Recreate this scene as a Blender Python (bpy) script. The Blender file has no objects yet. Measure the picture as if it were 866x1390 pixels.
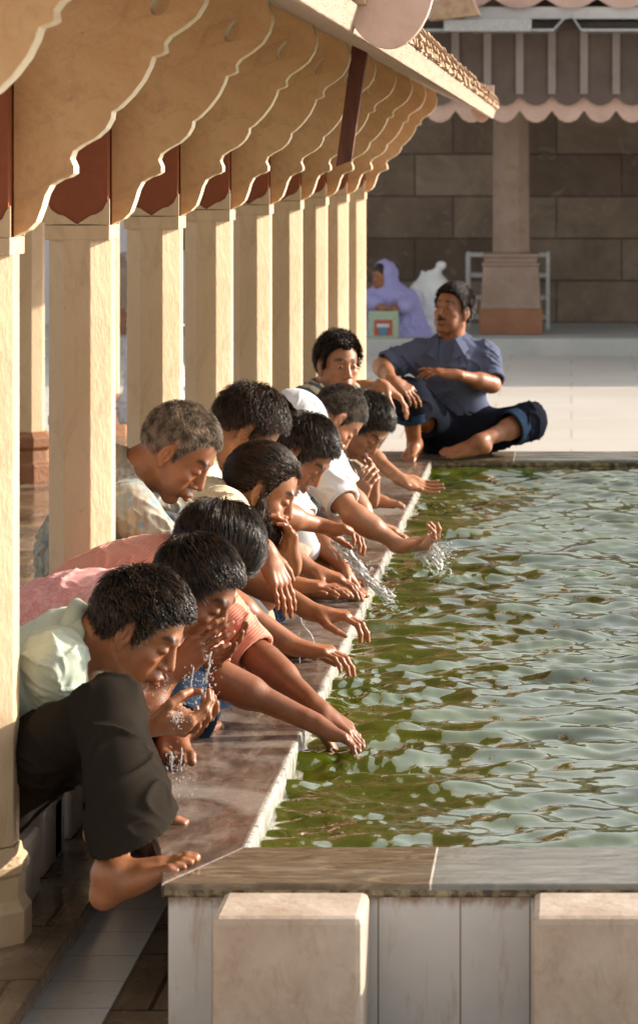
import bpy, math, random
import numpy as np
from mathutils import Vector, Matrix
from mathutils.geometry import tessellate_polygon
R = math.radians
COL = bpy.context.scene.collection
CAMZ, FPX, VX, VY = 1.444, 4000.0, 775.0, 226.0

def W(px, py, Y):
    """world point seen at photo position (px,py) at distance Y"""
    return np.array([(px - VX) * Y / FPX, Y, CAMZ - (py - VY) * Y / FPX])

def V3(*a): return np.array(a, float)
def unit(v):
    v = np.asarray(v, float); n = np.linalg.norm(v); return v / (n if n > 1e-9 else 1)

# ------------------------------------------------------------------ objects
def tag(o, label=None, cat=None, group=None, kind=None):
    if label: o['label'] = label
    if cat: o['category'] = cat
    if group: o['group'] = group
    if kind: o['kind'] = kind
    return o
def empty(name, loc, label=None, cat=None, group=None):
    o = bpy.data.objects.new(name, None); COL.objects.link(o)
    o.location = [float(c) for c in loc]; o.empty_display_size = .1
    return tag(o, label, cat, group)
def put(name, me, mat, parent=None, smooth=False, bevel=0, loc=None):
    """links a mesh given in world coordinates; child meshes are rebased on their parent's place"""
    o = bpy.data.objects.new(name, me); COL.objects.link(o)
    if mat:
        for m in (mat if isinstance(mat, (list, tuple)) else [mat]): me.materials.append(m)
    if smooth: me.shade_smooth()
    if parent is not None:
        o.parent = parent
        base = Vector((0, 0, 0)); p = parent
        while p is not None: base += p.location; p = p.parent
        me.transform(Matrix.Translation(-base))
    elif loc is not None:
        me.transform(Matrix.Translation(-Vector([float(c) for c in loc]))); o.location = [float(c) for c in loc]
    if bevel:
        b = o.modifiers.new('bevel', 'BEVEL'); b.width = bevel; b.segments = 2; b.limit_method = 'ANGLE'; b.angle_limit = R(40)
    return o
def fastmesh(name, V, F, n=4):
    me = bpy.data.meshes.new(name)
    V = np.ascontiguousarray(V, np.float32); F = np.ascontiguousarray(F, np.int32)
    me.vertices.add(len(V)); me.vertices.foreach_set('co', V.ravel())
    me.loops.add(F.size); me.loops.foreach_set('vertex_index', F.ravel())
    me.polygons.add(len(F)); me.polygons.foreach_set('loop_start', np.arange(0, F.size, n, dtype=np.int32))
    me.polygons.foreach_set('loop_total', np.full(len(F), n, np.int32))
    me.update(calc_edges=True); me.validate()
    return me
def set_tint(me, C, name='tint'):
    a = me.attributes.new(name, 'FLOAT_COLOR', 'POINT')
    c = np.ones((len(me.vertices), 4), np.float32); c[:, :3] = C[:len(me.vertices)]
    a.data.foreach_set('color', c.ravel())

class MB:
    """collects simple solids into one mesh"""
    def __init__(s): s.v = []; s.f = []; s.m = []
    def add(s, vs, fs, mi=0):
        k = len(s.v); s.v += [tuple(float(c) for c in v) for v in vs]; s.f += [[i + k for i in f] for f in fs]; s.m += [mi] * len(fs); return s
    def box(s, x0, x1, y0, y1, z0, z1, mi=0):
        vs = [(x, y, z) for z in (z0, z1) for y in (y0, y1) for x in (x0, x1)]
        return s.add(vs, [[0, 2, 3, 1], [4, 5, 7, 6], [0, 1, 5, 4], [2, 6, 7, 3], [0, 4, 6, 2], [1, 3, 7, 5]], mi)
    def hexa(s, p, mi=0):   # 8 points, bottom 4 ccw then top 4
        return s.add(p, [[3, 2, 1, 0], [4, 5, 6, 7], [0, 1, 5, 4], [1, 2, 6, 5], [2, 3, 7, 6], [3, 0, 4, 7]], mi)
    def prism(s, poly, fn, a, b, holes=(), mi=0):
        """poly (u,v) list; fn(u,v,w)->xyz; extruded w from a to b; holes: list of polys"""
        loops = [list(poly)] + [list(h) for h in holes]
        allp = [p for l in loops for p in l]; n = len(allp)
        tris = tessellate_polygon([[Vector((p[0], p[1], 0)) for p in l] for l in loops])
        vs = [fn(p[0], p[1], a) for p in allp] + [fn(p[0], p[1], b) for p in allp]
        fs = [list(t) for t in tris] + [[t[2] + n, t[1] + n, t[0] + n] for t in tris]
        k = 0
        for l in loops:
            m = len(l)
            for i in range(m):
                j = (i + 1) % m; fs.append([k + i, k + j, k + j + n, k + i + n])
            k += m
        return s.add(vs, fs, mi)
    def lathe(s, cx, cy, prof, n=8, rot=0, mi=0, sx=1, sy=1):
        """prof: list (r,z) bottom to top"""
        vs = []
        for r, z in prof:
            for i in range(n):
                a = rot + 2 * math.pi * i / n; vs.append((cx + sx * r * math.cos(a), cy + sy * r * math.sin(a), z))
        fs = []
        for k in range(len(prof) - 1):
            for i in range(n):
                j = (i + 1) % n; fs.append([k * n + i, k * n + j, (k + 1) * n + j, (k + 1) * n + i])
        fs.append(list(range(n))[::-1]); fs.append([(len(prof) - 1) * n + i for i in range(n)])
        return s.add(vs, fs, mi)
    def tube(s, pts, rad, n=6, mi=0, cap=True):
        P = np.array(pts, float); m = len(P)
        rr = np.full(m, rad) if np.isscalar(rad) else np.array(rad, float)
        T = np.gradient(P, axis=0); vs = []; ref = V3(.31, .2, .93)
        for i in range(m):
            t = unit(T[i]); a = unit(np.cross(t, ref)); b = np.cross(t, a)
            for j in range(n):
                q = 2 * math.pi * j / n; vs.append(P[i] + rr[i] * (a * math.cos(q) + b * math.sin(q)))
        fs = [[i * n + j, i * n + (j + 1) % n, (i + 1) * n + (j + 1) % n, (i + 1) * n + j] for i in range(m - 1) for j in range(n)]
        if cap: fs.append(list(range(n))[::-1]); fs.append([(m - 1) * n + j for j in range(n)])
        return s.add(vs, fs, mi)
    def mesh(s, name='m'):
        me = bpy.data.meshes.new(name); me.from_pydata(s.v, [], s.f); me.polygons.foreach_set('material_index', s.m)
        me.validate(); me.update()
        import bmesh
        bm = bmesh.new(); bm.from_mesh(me); bmesh.ops.recalc_face_normals(bm, faces=bm.faces); bm.to_mesh(me); bm.free()
        return me
    def build(s, name, mat, parent=None, **k): return put(name, s.mesh(name), mat, parent, **k)

# ------------------------------------------------------------------ signed distance bodies
def noise3(P, f, seed, oct=2):
    """smooth cheap pseudo noise in -1..1"""
    rs = np.random.RandomState(seed); out = np.zeros(len(P)); amp = 1; tot = 0
    for o in range(oct):
        Q = P * f * (2.03 ** o)
        Wp = np.stack([np.sin(Q @ rs.normal(0, 1, 3) + rs.rand() * 9) for _ in range(3)], 1)
        q = Q + Wp * .9
        v = sum(np.sin(q @ (unit(rs.normal(0, 1, 3)) * 2.2) + rs.rand() * 9) for _ in range(4)) / 2.2
        out += amp * v; tot += amp; amp *= .5
    return np.clip(out / tot, -1.2, 1.2)

class Sdf:
    def __init__(s): s.o = []
    def cone(s, a, b, ra, rb=None, k=.02, sub=False, flat=None):
        """flat=(axis, factor): squash the section along that axis"""
        s.o.append(('c', (np.array(a, float), np.array(b, float), ra, ra if rb is None else rb, flat), k, sub)); return s
    def ell(s, c, r, M=None, k=.02, sub=False):
        s.o.append(('e', (np.array(c, float), np.array(r, float), np.eye(3) if M is None else np.array(M, float)), k, sub)); return s
    def cut(s, p, n, hard=.002, c=None, rad=None):
        """remove everything on the side n of plane through p, only within rad of c"""
        s.o.append(('p', (np.array(p, float), unit(n), c, rad), hard, True)); return s
    def box(s, c, r, M=None, rnd=.01, k=.01, sub=False):
        s.o.append(('b', (np.array(c, float), np.array(r, float), np.eye(3) if M is None else np.array(M, float), rnd), k, sub)); return s
    def bound(s, op):
        t, a, k, sub = op
        if t == 'c':
            r = max(a[2], a[3]); return np.minimum(a[0], a[1]) - r, np.maximum(a[0], a[1]) + r
        if t in 'eb':
            e = np.sqrt(((a[2] * a[1][:, None]) ** 2).sum(0)) if t == 'e' else np.abs(a[2] * a[1][:, None]).sum(0) + a[3]
            return a[0] - e, a[0] + e
        if a[3] is not None: return a[2] - a[3], a[2] + a[3]
        return None
    def mesh(s, name, vox, disp=None):
        lo = np.full(3, 1e9); hi = -lo
        for op in s.o:
            if op[3]: continue
            b = s.bound(op); lo = np.minimum(lo, b[0]); hi = np.maximum(hi, b[1])
        lo -= 4 * vox + .004; hi += 4 * vox + .004
        n = np.ceil((hi - lo) / vox).astype(int) + 1
        CAP = .06
        D = np.full(n, CAP, np.float32)
        ax = [(lo[i] + vox * np.arange(n[i])).astype(np.float32) for i in range(3)]
        for op in s.o:
            t, a, k, sub = op
            b = s.bound(op)
            if b is None: i0 = np.zeros(3, int); i1 = n
            else:
                m = k + 2.5 * vox if t != 'p' else 0
                m = min(m, .06)
                i0 = np.clip(np.floor((b[0] - m - lo) / vox).astype(int), 0, n - 1); i1 = np.clip(np.ceil((b[1] + m - lo) / vox).astype(int) + 1, 1, n)
            if np.any(i1 <= i0): continue
            X = ax[0][i0[0]:i1[0]][:, None, None]; Y = ax[1][i0[1]:i1[1]][None, :, None]; Z = ax[2][i0[2]:i1[2]][None, None, :]
            if t == 'c':
                A, B, ra, rb, flat = a; d = B - A; L2 = max(float(d @ d), 1e-9)
                px, py, pz = X - A[0], Y - A[1], Z - A[2]
                h = np.clip((px * d[0] + py * d[1] + pz * d[2]) / L2, 0, 1)
                qx, qy, qz = px - h * d[0], py - h * d[1], pz - h * d[2]
                q2 = qx * qx + qy * qy + qz * qz
                if flat is not None:
                    u, fc = flat; w = qx * u[0] + qy * u[1] + qz * u[2]; q2 = q2 + w * w * (1 / fc ** 2 - 1)
                d_ = np.sqrt(q2) - (ra + (rb - ra) * h)
            elif t == 'e':
                C_, r, M = a; px, py, pz = X - C_[0], Y - C_[1], Z - C_[2]
                l = [px * M[i][0] + py * M[i][1] + pz * M[i][2] for i in range(3)]
                k0 = np.sqrt(sum((l[i] / r[i]) ** 2 for i in range(3))); k1 = np.sqrt(sum((l[i] / r[i] ** 2) ** 2 for i in range(3))) + 1e-9
                d_ = k0 * (k0 - 1) / k1
            elif t == 'b':
                C_, r, M, rnd = a; px, py, pz = X - C_[0], Y - C_[1], Z - C_[2]
                l = [np.abs(px * M[i][0] + py * M[i][1] + pz * M[i][2]) - r[i] for i in range(3)]
                d_ = np.sqrt(sum(np.maximum(q, 0) ** 2 for q in l)) + np.minimum(np.maximum(np.maximum(l[0], l[1]), l[2]), 0) - rnd
            else:
                p, nn, c, rad = a; d_ = (p[0] - X) * nn[0] + (p[1] - Y) * nn[1] + (p[2] - Z) * nn[2]
                d_ = d_ + np.zeros((i1 - i0), np.float32)
                if rad is not None:
                    rr = np.sqrt((X - c[0]) ** 2 + (Y - c[1]) ** 2 + (Z - c[2]) ** 2); d_ = np.where(rr < rad, d_, CAP)
            S = D[i0[0]:i1[0], i0[1]:i1[1], i0[2]:i1[2]]
            if sub:
                e = -d_; h = np.clip(.5 + .5 * (e - S) / k, 0, 1)     # smooth max
                S[...] = S + (e - S) * h + k * h * (1 - h)
            else:
                h = np.clip(.5 + .5 * (S - d_) / k, 0, 1)
                S[...] = S + (d_ - S) * h - k * h * (1 - h)
        V, F = surface_nets(D, lo, vox)
        me = fastmesh(name, V, F)
        if disp is not None:
            N = np.empty(len(me.vertices) * 3, np.float32); me.vertices.foreach_get('normal', N); N = N.reshape(-1, 3)
            P = np.empty(len(me.vertices) * 3, np.float32); me.vertices.foreach_get('co', P); P = P.reshape(-1, 3)
            P = P + N * np.asarray(disp(P, N))[:, None]; me.vertices.foreach_set('co', P.astype(np.float32).ravel()); me.update()
        return me
def verts_of(me):
    P = np.empty(len(me.vertices) * 3, np.float32); me.vertices.foreach_get('co', P); return P.reshape(-1, 3)

def surface_nets(D, lo, vox):
    ins = D < 0
    c = ins[:-1, :-1, :-1].astype(np.int8)
    for dx in (0, 1):
        for dy in (0, 1):
            for dz in (0, 1):
                if dx + dy + dz: c += ins[dx:ins.shape[0] - 1 + dx, dy:ins.shape[1] - 1 + dy, dz:ins.shape[2] - 1 + dz]
    mixed = (c > 0) & (c < 8)
    I = np.argwhere(mixed); idx = np.full(mixed.shape, -1, np.int32); idx[mixed] = np.arange(len(I))
    cor = [(x, y, z) for x in (0, 1) for y in (0, 1) for z in (0, 1)]
    val = np.stack([D[I[:, 0] + a, I[:, 1] + b, I[:, 2] + e] for a, b, e in cor], 1)
    acc = np.zeros((len(I), 3)); cnt = np.zeros(len(I))
    for i in range(8):
        for j in range(i + 1, 8):
            if sum(abs(cor[i][q] - cor[j][q]) for q in range(3)) != 1: continue
            a, b = val[:, i], val[:, j]; m = (a < 0) != (b < 0)
            t = np.where(m, a / np.where(m, a - b, 1), 0)
            p = np.array(cor[i])[None] + t[:, None] * (np.array(cor[j]) - np.array(cor[i]))[None]
            acc += p * m[:, None]; cnt += m
    V = (I + acc / cnt[:, None]) * vox + lo
    F = []
    for ax_ in range(3):
        u, v = [q for q in range(3) if q != ax_]
        s0 = [slice(1, -1)] * 3; s0[ax_] = slice(0, -1); s1 = [slice(1, -1)] * 3; s1[ax_] = slice(1, None)
        A = ins[tuple(s0)]; B = ins[tuple(s1)]
        E = np.argwhere(A != B)
        if not len(E): continue
        Ai = A[E[:, 0], E[:, 1], E[:, 2]]
        base = E.copy(); base[:, u] += 1; base[:, v] += 1
        def at(du, dv):
            q = base.copy(); q[:, u] -= du; q[:, v] -= dv; return idx[q[:, 0], q[:, 1], q[:, 2]]
        q = np.stack([at(1, 1), at(0, 1), at(0, 0), at(1, 0)], 1)
        flip = Ai if ax_ != 1 else ~Ai
        q[~flip] = q[~flip][:, ::-1]
        F.append(q)
    F = np.concatenate(F); F = F[(F >= 0).all(1)]
    return V, F
# ------------------------------------------------------------------ materials
def mat(name):
    m = bpy.data.materials.new(name); m.use_nodes = True
    return m, m.node_tree.nodes, m.node_tree.links, m.node_tree.nodes['Principled BSDF']
def nd(N, t, **k):
    n = N.new(t)
    for a, v in k.items():
        if a in n.inputs.keys(): n.inputs[a].default_value = v
        else: setattr(n, a, v)
    return n
def c4(c): return (c[0], c[1], c[2], 1)
def coords(N, L, scale=(1, 1, 1), rot=(0, 0, 0)):
    t = N.new('ShaderNodeTexCoord'); m = N.new('ShaderNodeMapping'); m.inputs['Scale'].default_value = scale; m.inputs['Rotation'].default_value = rot
    L.new(t.outputs['Object'], m.inputs['Vector']); return m.outputs['Vector']
def ntex(N, L, vec, scale, detail=4, rough=.55, dist=0):
    n = nd(N, 'ShaderNodeTexNoise'); n.inputs['Scale'].default_value = scale; n.inputs['Detail'].default_value = detail
    n.inputs['Roughness'].default_value = rough; n.inputs['Distortion'].default_value = dist; L.new(vec, n.inputs['Vector']); return n.outputs['Fac']
def ramp(N, L, fac, stops):
    r = N.new('ShaderNodeValToRGB'); e = r.color_ramp.elements
    while len(e) < len(stops): e.new(.5)
    for i, (p, c) in enumerate(stops): e[i].position = p; e[i].color = c4(c) if len(c) == 3 else c
    L.new(fac, r.inputs['Fac']); return r.outputs['Color']
def mixc(N, L, f, a, b, mode='MIX'):
    m = N.new('ShaderNodeMix'); m.data_type = 'RGBA'; m.blend_type = mode
    for s, v in ((0, f), (6, a), (7, b)):
        if isinstance(v, (int, float)): m.inputs[s].default_value = v
        elif isinstance(v, tuple): m.inputs[s].default_value = c4(v)
        else: L.new(v, m.inputs[s])
    return m.outputs[2]
def math_(N, L, op, a, b=0.0):
    m = N.new('ShaderNodeMath'); m.operation = op
    for s, v in ((0, a), (1, b)):
        if isinstance(v, (int, float)): m.inputs[s].default_value = v
        else: L.new(v, m.inputs[s])
    return m.outputs[0]
def bump(N, L, B, h, s, d=.01):
    b = N.new('ShaderNodeBump'); b.inputs['Strength'].default_value = s; b.inputs['Distance'].default_value = d
    L.new(h, b.inputs['Height']); L.new(b.outputs['Normal'], B.inputs['Normal']); return b
def painted(name, c0, c1, dirt, scale=3, rough=.7, bs=.3, stretch=(1, 1, 1), fine=60):
    """plaster / stone with patchy colour, dirt stains and fine relief"""
    m, N, L, B = mat(name); v = coords(N, L, stretch)
    a = ntex(N, L, v, scale, 6, .6, .4); col = ramp(N, L, a, [(.35, c0), (.65, c1)])
    d = ntex(N, L, v, scale * 2.7, 8, .7, 1.2); dm = ramp(N, L, d, [(.52, (0, 0, 0)), (.74, (1, 1, 1))])
    col = mixc(N, L, math_(N, L, 'MULTIPLY', dm, .55), col, dirt)
    sp = ramp(N, L, ntex(N, L, v, scale * 15, 5, .75, .4), [(.66, (0, 0, 0)), (.72, (.65, .65, .65))]); col = mixc(N, L, sp, col, tuple(x * .7 for x in dirt)); L.new(col, B.inputs['Base Color'])
    B.inputs['Roughness'].default_value = rough
    h = math_(N, L, 'ADD', ntex(N, L, v, fine, 5, .6), math_(N, L, 'MULTIPLY', ntex(N, L, v, scale * 5, 3), 1.5)); bump(N, L, B, h, bs, .006)
    return m
def plain(name, c, rough=.5, metal=0, nz=.08, scale=40):
    m, N, L, B = mat(name); v = coords(N, L)
    n = ntex(N, L, v, scale, 4); lo = tuple(max(0, x * (1 - nz * 2)) for x in c); hi = tuple(min(1, x * (1 + nz * 2)) for x in c)
    L.new(ramp(N, L, n, [(.3, lo), (.7, hi)]), B.inputs['Base Color']); B.inputs['Roughness'].default_value = rough; B.inputs['Metallic'].default_value = metal
    return m
M = {}
M['cream'] = painted('cream_paint', (.54, .385, .23), (.66, .50, .325), (.36, .22, .1), 2.6, .6, .45, (1, 1, .45))
M['ochre'] = painted('ochre_bracket_paint', (.55, .32, .145), (.67, .43, .22), (.32, .17, .08), 3.5, .6, .55)
M['edge'] = painted('bracket_edge_painted_light', (.72, .60, .42), (.84, .74, .56), (.4, .28, .15), 6, .6, .3)  # paler edge colour stands in for sunlight bounced up from the water
M['redbrown'] = painted('red_brown_paint', (.22, .055, .018), (.27, .07, .022), (.14, .035, .014), 5, .7, .2)
M['ceiling'] = painted('ceiling_boards', (.42, .33, .24), (.5, .4, .3), (.2, .14, .1), 2, .8, .4, (1, .2, 1))
M['soffit'] = painted('weathered_soffit', (.34, .25, .2), (.46, .35, .28), (.2, .15, .12), 5, .8, .5)
M['pinkpaint'] = painted('faded_pink_paint', (.50, .33, .27), (.6, .42, .35), (.4, .28, .22), 4, .6, .3)
M['tileclay'] = painted('broken_clay_edge', (.34, .21, .13), (.48, .34, .23), (.2, .12, .07), 14, .9, .9)
M['planks'] = painted('eave_planks', (.38, .27, .2), (.5, .37, .28), (.2, .13, .09), 9, .8, .6, (6, .5, 6))
M['darkwood'] = painted('dark_red_wood', (.085, .022, .012), (.16, .045, .022), (.05, .018, .01), 7, .55, .5, (4, 4, .6))
M['whitewash'] = painted('whitewash', (.66, .64, .66), (.74, .72, .72), (.45, .42, .4), 2, .8, .3)
M['brownbase'] = painted('brown_painted_base', (.2, .08, .03), (.27, .12, .05), (.12, .05, .02), 6, .6, .3)
M['marble'] = painted('seat_marble', (.40, .31, .24), (.56, .48, .41), (.24, .14, .08), 5, .45, .3, (1, 1, .7))
M['metal'] = plain('grey_sheet_metal', (.42, .43, .44), .45, .7)
M['rack'] = plain('pale_rack_paint', (.6, .62, .62), .5)
def wet_coping():
    m, N, L, B = mat('wet_brown_marble'); v = coords(N, L, (1.6, .5, 1), (0, 0, R(9)))
    a = ntex(N, L, v, 7, 8, .68, 1.6)
    col = ramp(N, L, a, [(.3, (.045, .029, .02)), (.45, (.085, .056, .04)), (.56, (.145, .10, .075)), (.72, (.28, .22, .175))])
    v2 = coords(N, L, (1, 1, 1)); g = ramp(N, L, ntex(N, L, v2, 3.2, 4, .5, .5), [(.5, (0, 0, 0)), (.62, (1, 1, 1))])
    col = mixc(N, L, math_(N, L, 'MULTIPLY', g, .6), col, (.30, .27, .24)); L.new(col, B.inputs['Base Color'])
    w = ramp(N, L, ntex(N, L, v2, 6, 5, .6, .8), [(.35, (.10, .10, .10)), (.65, (.5, .5, .5))]); L.new(w, B.inputs['Roughness'])
    bump(N, L, B, ntex(N, L, v2, 26, 4, .6, .6), .3, .006); return m
M['coping'] = wet_coping()
def front_coping():
    m, N, L, B = mat('stained_front_marble'); v = coords(N, L, (.55, 2.2, 1))
    a = ntex(N, L, v, 9, 8, .65, 2.2)
    col = ramp(N, L, a, [(.32, (.065, .046, .026)), (.5, (.13, .095, .06)), (.62, (.21, .16, .11)), (.75, (.36, .3, .22))])
    t = N.new('ShaderNodeNewGeometry'); sp = N.new('ShaderNodeSeparateXYZ'); L.new(t.outputs['Position'], sp.inputs[0])
    gr = math_(N, L, 'GREATER_THAN', sp.outputs['X'], -.283)
    grey = ramp(N, L, a, [(.35, (.13, .13, .12)), (.6, (.22, .215, .195)), (.8, (.38, .36, .32))])
    col = mixc(N, L, gr, col, grey)
    j = math_(N, L, 'LESS_THAN', math_(N, L, 'ABSOLUTE', math_(N, L, 'ADD', sp.outputs['X'], .283)), .0022)
    col = mixc(N, L, j, col, (.62, .58, .5))
    low = math_(N, L, 'LESS_THAN', sp.outputs['Z'], -.012); mo = ramp(N, L, ntex(N, L, coords(N, L), 30, 6, .7), [(.42, (.04, .03, .015)), (.6, (.3, .24, .14))])
    col = mixc(N, L, low, col, mo)
    L.new(col, B.inputs['Base Color']); L.new(ramp(N, L, ntex(N, L, v, 5, 3), [(.4, (.12, .12, .12)), (.6, (.4, .4, .4))]), B.inputs['Roughness'])
    bump(N, L, B, ntex(N, L, coords(N, L), 35, 4), .25, .004); return m
M['fcoping'] = front_coping()
def inner_face():
    m, N, L, B = mat('wet_white_inner_face'); v = coords(N, L, (1, 3, 1))
    col = ramp(N, L, ntex(N, L, v, 12, 6, .7, 1), [(.35, (.16, .14, .11)), (.5, (.36, .34, .30)), (.7, (.56, .54, .50))]); L.new(col, B.inputs['Base Color'])
    B.inputs['Roughness'].default_value = .2; bump(N, L, B, ntex(N, L, v, 40, 4), .7, .008); return m
M['inner'] = inner_face()
def tiles(name, joints, axis='X', base=(.64, .63, .62), stain=(.36, .22, .13), per=None, rough=.22):
    m, N, L, B = mat(name); t = N.new('ShaderNodeNewGeometry'); sp = N.new('ShaderNodeSeparateXYZ'); L.new(t.outputs['Position'], sp.inputs[0])
    f = None
    if per:
        w = math_(N, L, 'FRACT', math_(N, L, 'MULTIPLY', sp.outputs[axis], 1 / per)); f = math_(N, L, 'LESS_THAN', w, .003 / per)
    for j in joints:
        q = math_(N, L, 'LESS_THAN', math_(N, L, 'ABSOLUTE', math_(N, L, 'SUBTRACT', sp.outputs[axis], j)), .0016)
        f = q if f is None else math_(N, L, 'MAXIMUM', f, q)
    v = coords(N, L); a = ntex(N, L, v, 6, 5); col = ramp(N, L, a, [(.3, tuple(x * .86 for x in base)), (.7, base)])
    s = ramp(N, L, ntex(N, L, coords(N, L, (3, 3, .6)), 9, 6, .7), [(.56, (0, 0, 0)), (.72, (1, 1, 1))]); col = mixc(N, L, math_(N, L, 'MULTIPLY', s, .5), col, stain)
    if axis == 'X':
        g = N.new('ShaderNodeMapRange'); g.inputs['From Min'].default_value = -.085; g.inputs['From Max'].default_value = -.03; L.new(sp.outputs['Z'], g.inputs['Value'])
        st = ramp(N, L, math_(N, L, 'MULTIPLY', g.outputs[0], ntex(N, L, coords(N, L, (1, 1, .5)), 28, 5, .7)), [(.28, (0, 0, 0)), (.5, (.8, .8, .8))]); col = mixc(N, L, st, col, (.26, .13, .07))
    if f is not None: col = mixc(N, L, f, col, (.2, .15, .11))
    L.new(col, B.inputs['Base Color']); B.inputs['Roughness'].default_value = rough; bump(N, L, B, ntex(N, L, v, 15, 3), .1, .004); return m
M['ftile'] = tiles('white_wall_tiles', [-.4655, -.43 + .078, -.0968, -.2405][:0] + [-.389, -.2235, -.0833, .06, .2])
M['ptile'] = tiles('white_gutter_tiles', [], 'Y', per=.21)
def plaza():
    m, N, L, B = mat('pale_plaza_stone'); v = coords(N, L)
    b = N.new('ShaderNodeTexBrick'); L.new(v, b.inputs['Vector']); b.inputs['Scale'].default_value = 1; b.inputs['Brick Width'].default_value = 1.1; b.inputs['Row Height'].default_value = .7
    b.inputs['Mortar Size'].default_value = .008; b.inputs['Color1'].default_value = (.55, .52, .48, 1); b.inputs['Color2'].default_value = (.61, .58, .54, 1); b.inputs['Mortar'].default_value = (.44, .39, .34, 1)
    n = ntex(N, L, v, .9, 6, .65, .6); col = mixc(N, L, ramp(N, L, n, [(.45, (0, 0, 0)), (.7, (.55, .55, .55))]), b.outputs['Color'], (.46, .41, .37)); L.new(col, B.inputs['Base Color'])
    B.inputs['Roughness'].default_value = .42; bump(N, L, B, ntex(N, L, v, 12, 5), .15, .01); return m
M['plaza'] = plaza()
def terrace():
    m, N, L, B = mat('wet_brown_platform'); v = coords(N, L)
    n = ntex(N, L, coords(N, L, (1, .35, 1)), 5, 6, .6, .7); col = ramp(N, L, n, [(.3, (.10, .065, .04)), (.55, (.2, .14, .09)), (.75, (.33, .26, .19))])
    b = N.new('ShaderNodeTexBrick'); L.new(v, b.inputs['Vector']); b.inputs['Scale'].default_value = 1; b.inputs['Brick Width'].default_value = .6; b.inputs['Row Height'].default_value = .45
    b.inputs['Mortar Size'].default_value = .006; b.inputs['Color1'].default_value = b.inputs['Color2'].default_value = (1, 1, 1, 1); b.inputs['Mortar'].default_value = (.35, .3, .25, 1)
    col = mixc(N, L, 1.0, col, b.outputs['Color'], 'MULTIPLY'); L.new(col, B.inputs['Base Color'])
    L.new(ramp(N, L, ntex(N, L, v, 3, 4), [(.4, (.08, .08, .08)), (.65, (.4, .4, .4))]), B.inputs['Roughness']); bump(N, L, B, ntex(N, L, v, 20, 4), .2, .005); return m
M['terrace'] = terrace()
def stonewall():
    m, N, L, B = mat('sandstone_blocks'); t = N.new('ShaderNodeTexCoord'); mp = N.new('ShaderNodeMapping'); mp.inputs['Rotation'].default_value = (R(90), 0, 0)
    L.new(t.outputs['Object'], mp.inputs['Vector']); v = mp.outputs['Vector']
    b = N.new('ShaderNodeTexBrick'); b.offset = .37; L.new(v, b.inputs['Vector']); b.inputs['Scale'].default_value = 1; b.inputs['Brick Width'].default_value = 1.05; b.inputs['Row Height'].default_value = .43
    b.inputs['Mortar Size'].default_value = .012; b.inputs['Mortar Smooth'].default_value = .9; b.inputs['Bias'].default_value = 0
    b.inputs['Color1'].default_value = (.15, .108, .077, 1); b.inputs['Color2'].default_value = (.33, .255, .19, 1); b.inputs['Mortar'].default_value = (.125, .092, .068, 1)
    n = ntex(N, L, v, 1.3, 8, .72, .8); col = mixc(N, L, ramp(N, L, n, [(.38, (0, 0, 0)), (.62, (1, 1, 1))]), b.outputs['Color'], mixc(N, L, .5, b.outputs['Color'], (.075, .05, .036)))
    p = ramp(N, L, ntex(N, L, v, 5, 8, .75, 1.5), [(.56, (0, 0, 0)), (.68, (.6, .6, .6))]); col = mixc(N, L, p, col, (.34, .29, .24)); L.new(col, B.inputs['Base Color'])
    B.inputs['Roughness'].default_value = .9; bump(N, L, B, math_(N, L, 'ADD', math_(N, L, 'MULTIPLY', b.outputs['Fac'], -2), ntex(N, L, v, 9, 6)), .6, .03); return m
M['stone'] = stonewall()
M['pstone'] = painted('pillar_sandstone', (.29, .205, .155), (.37, .275, .215), (.18, .12, .085), 3, .85, .5)
M['pbase'] = painted('pillar_red_base', (.27, .12, .065), (.34, .16, .09), (.2, .1, .07), 4, .85, .5)
M['greystep'] = painted('grey_step', (.42, .43, .42), (.5, .5, .48), (.3, .28, .25), 2, .6, .2)
M['awning'] = painted('awning_dark_board', (.10, .072, .06), (.135, .10, .085), (.08, .06, .05), 3, .8, .3)
M['batten'] = painted('awning_batten', (.24, .2, .185), (.3, .26, .24), (.2, .16, .14), 3, .7, .2)

def skin(name, c, wet=.38):
    m, N, L, B = mat(name); v = coords(N, L)
    a = N.new('ShaderNodeAttribute'); a.attribute_name = 'tint'
    n = ntex(N, L, v, 18, 5, .6); base = ramp(N, L, n, [(.3, tuple(x * .80 for x in c)), (.7, tuple(min(1, x * 1.14) for x in c))])
    base = mixc(N, L, ramp(N, L, ntex(N, L, v, 55, 4, .7), [(.5, (0, 0, 0)), (.75, (.5, .5, .5))]), base, (c[0] * .95, c[1] * .72, c[2] * .62))
    col = mixc(N, L, 1.0, base, a.outputs['Color'], 'MULTIPLY'); L.new(col, B.inputs['Base Color'])
    B.inputs['Subsurface Weight'].default_value = .08; B.inputs['Subsurface Radius'].default_value = (1, .35, .2); B.inputs['Subsurface Scale'].default_value = .012
    L.new(ramp(N, L, ntex(N, L, v, 30, 3), [(.3, (wet - .08,) * 3), (.7, (wet + .14,) * 3)]), B.inputs['Roughness'])
    B.inputs['Specular IOR Level'].default_value = .45
    bump(N, L, B, math_(N, L, 'ADD', ntex(N, L, v, 260, 3), math_(N, L, 'MULTIPLY', ntex(N, L, v, 48, 4, .6, .8), 1.2)), .20, .0022); return m
SK = [skin('skin_brown', (.30, .122, .056)), skin('skin_deep', (.22, .084, .037)), skin('skin_light', (.36, .165, .088)), skin('skin_far', (.27, .12, .065), .45)]
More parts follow.
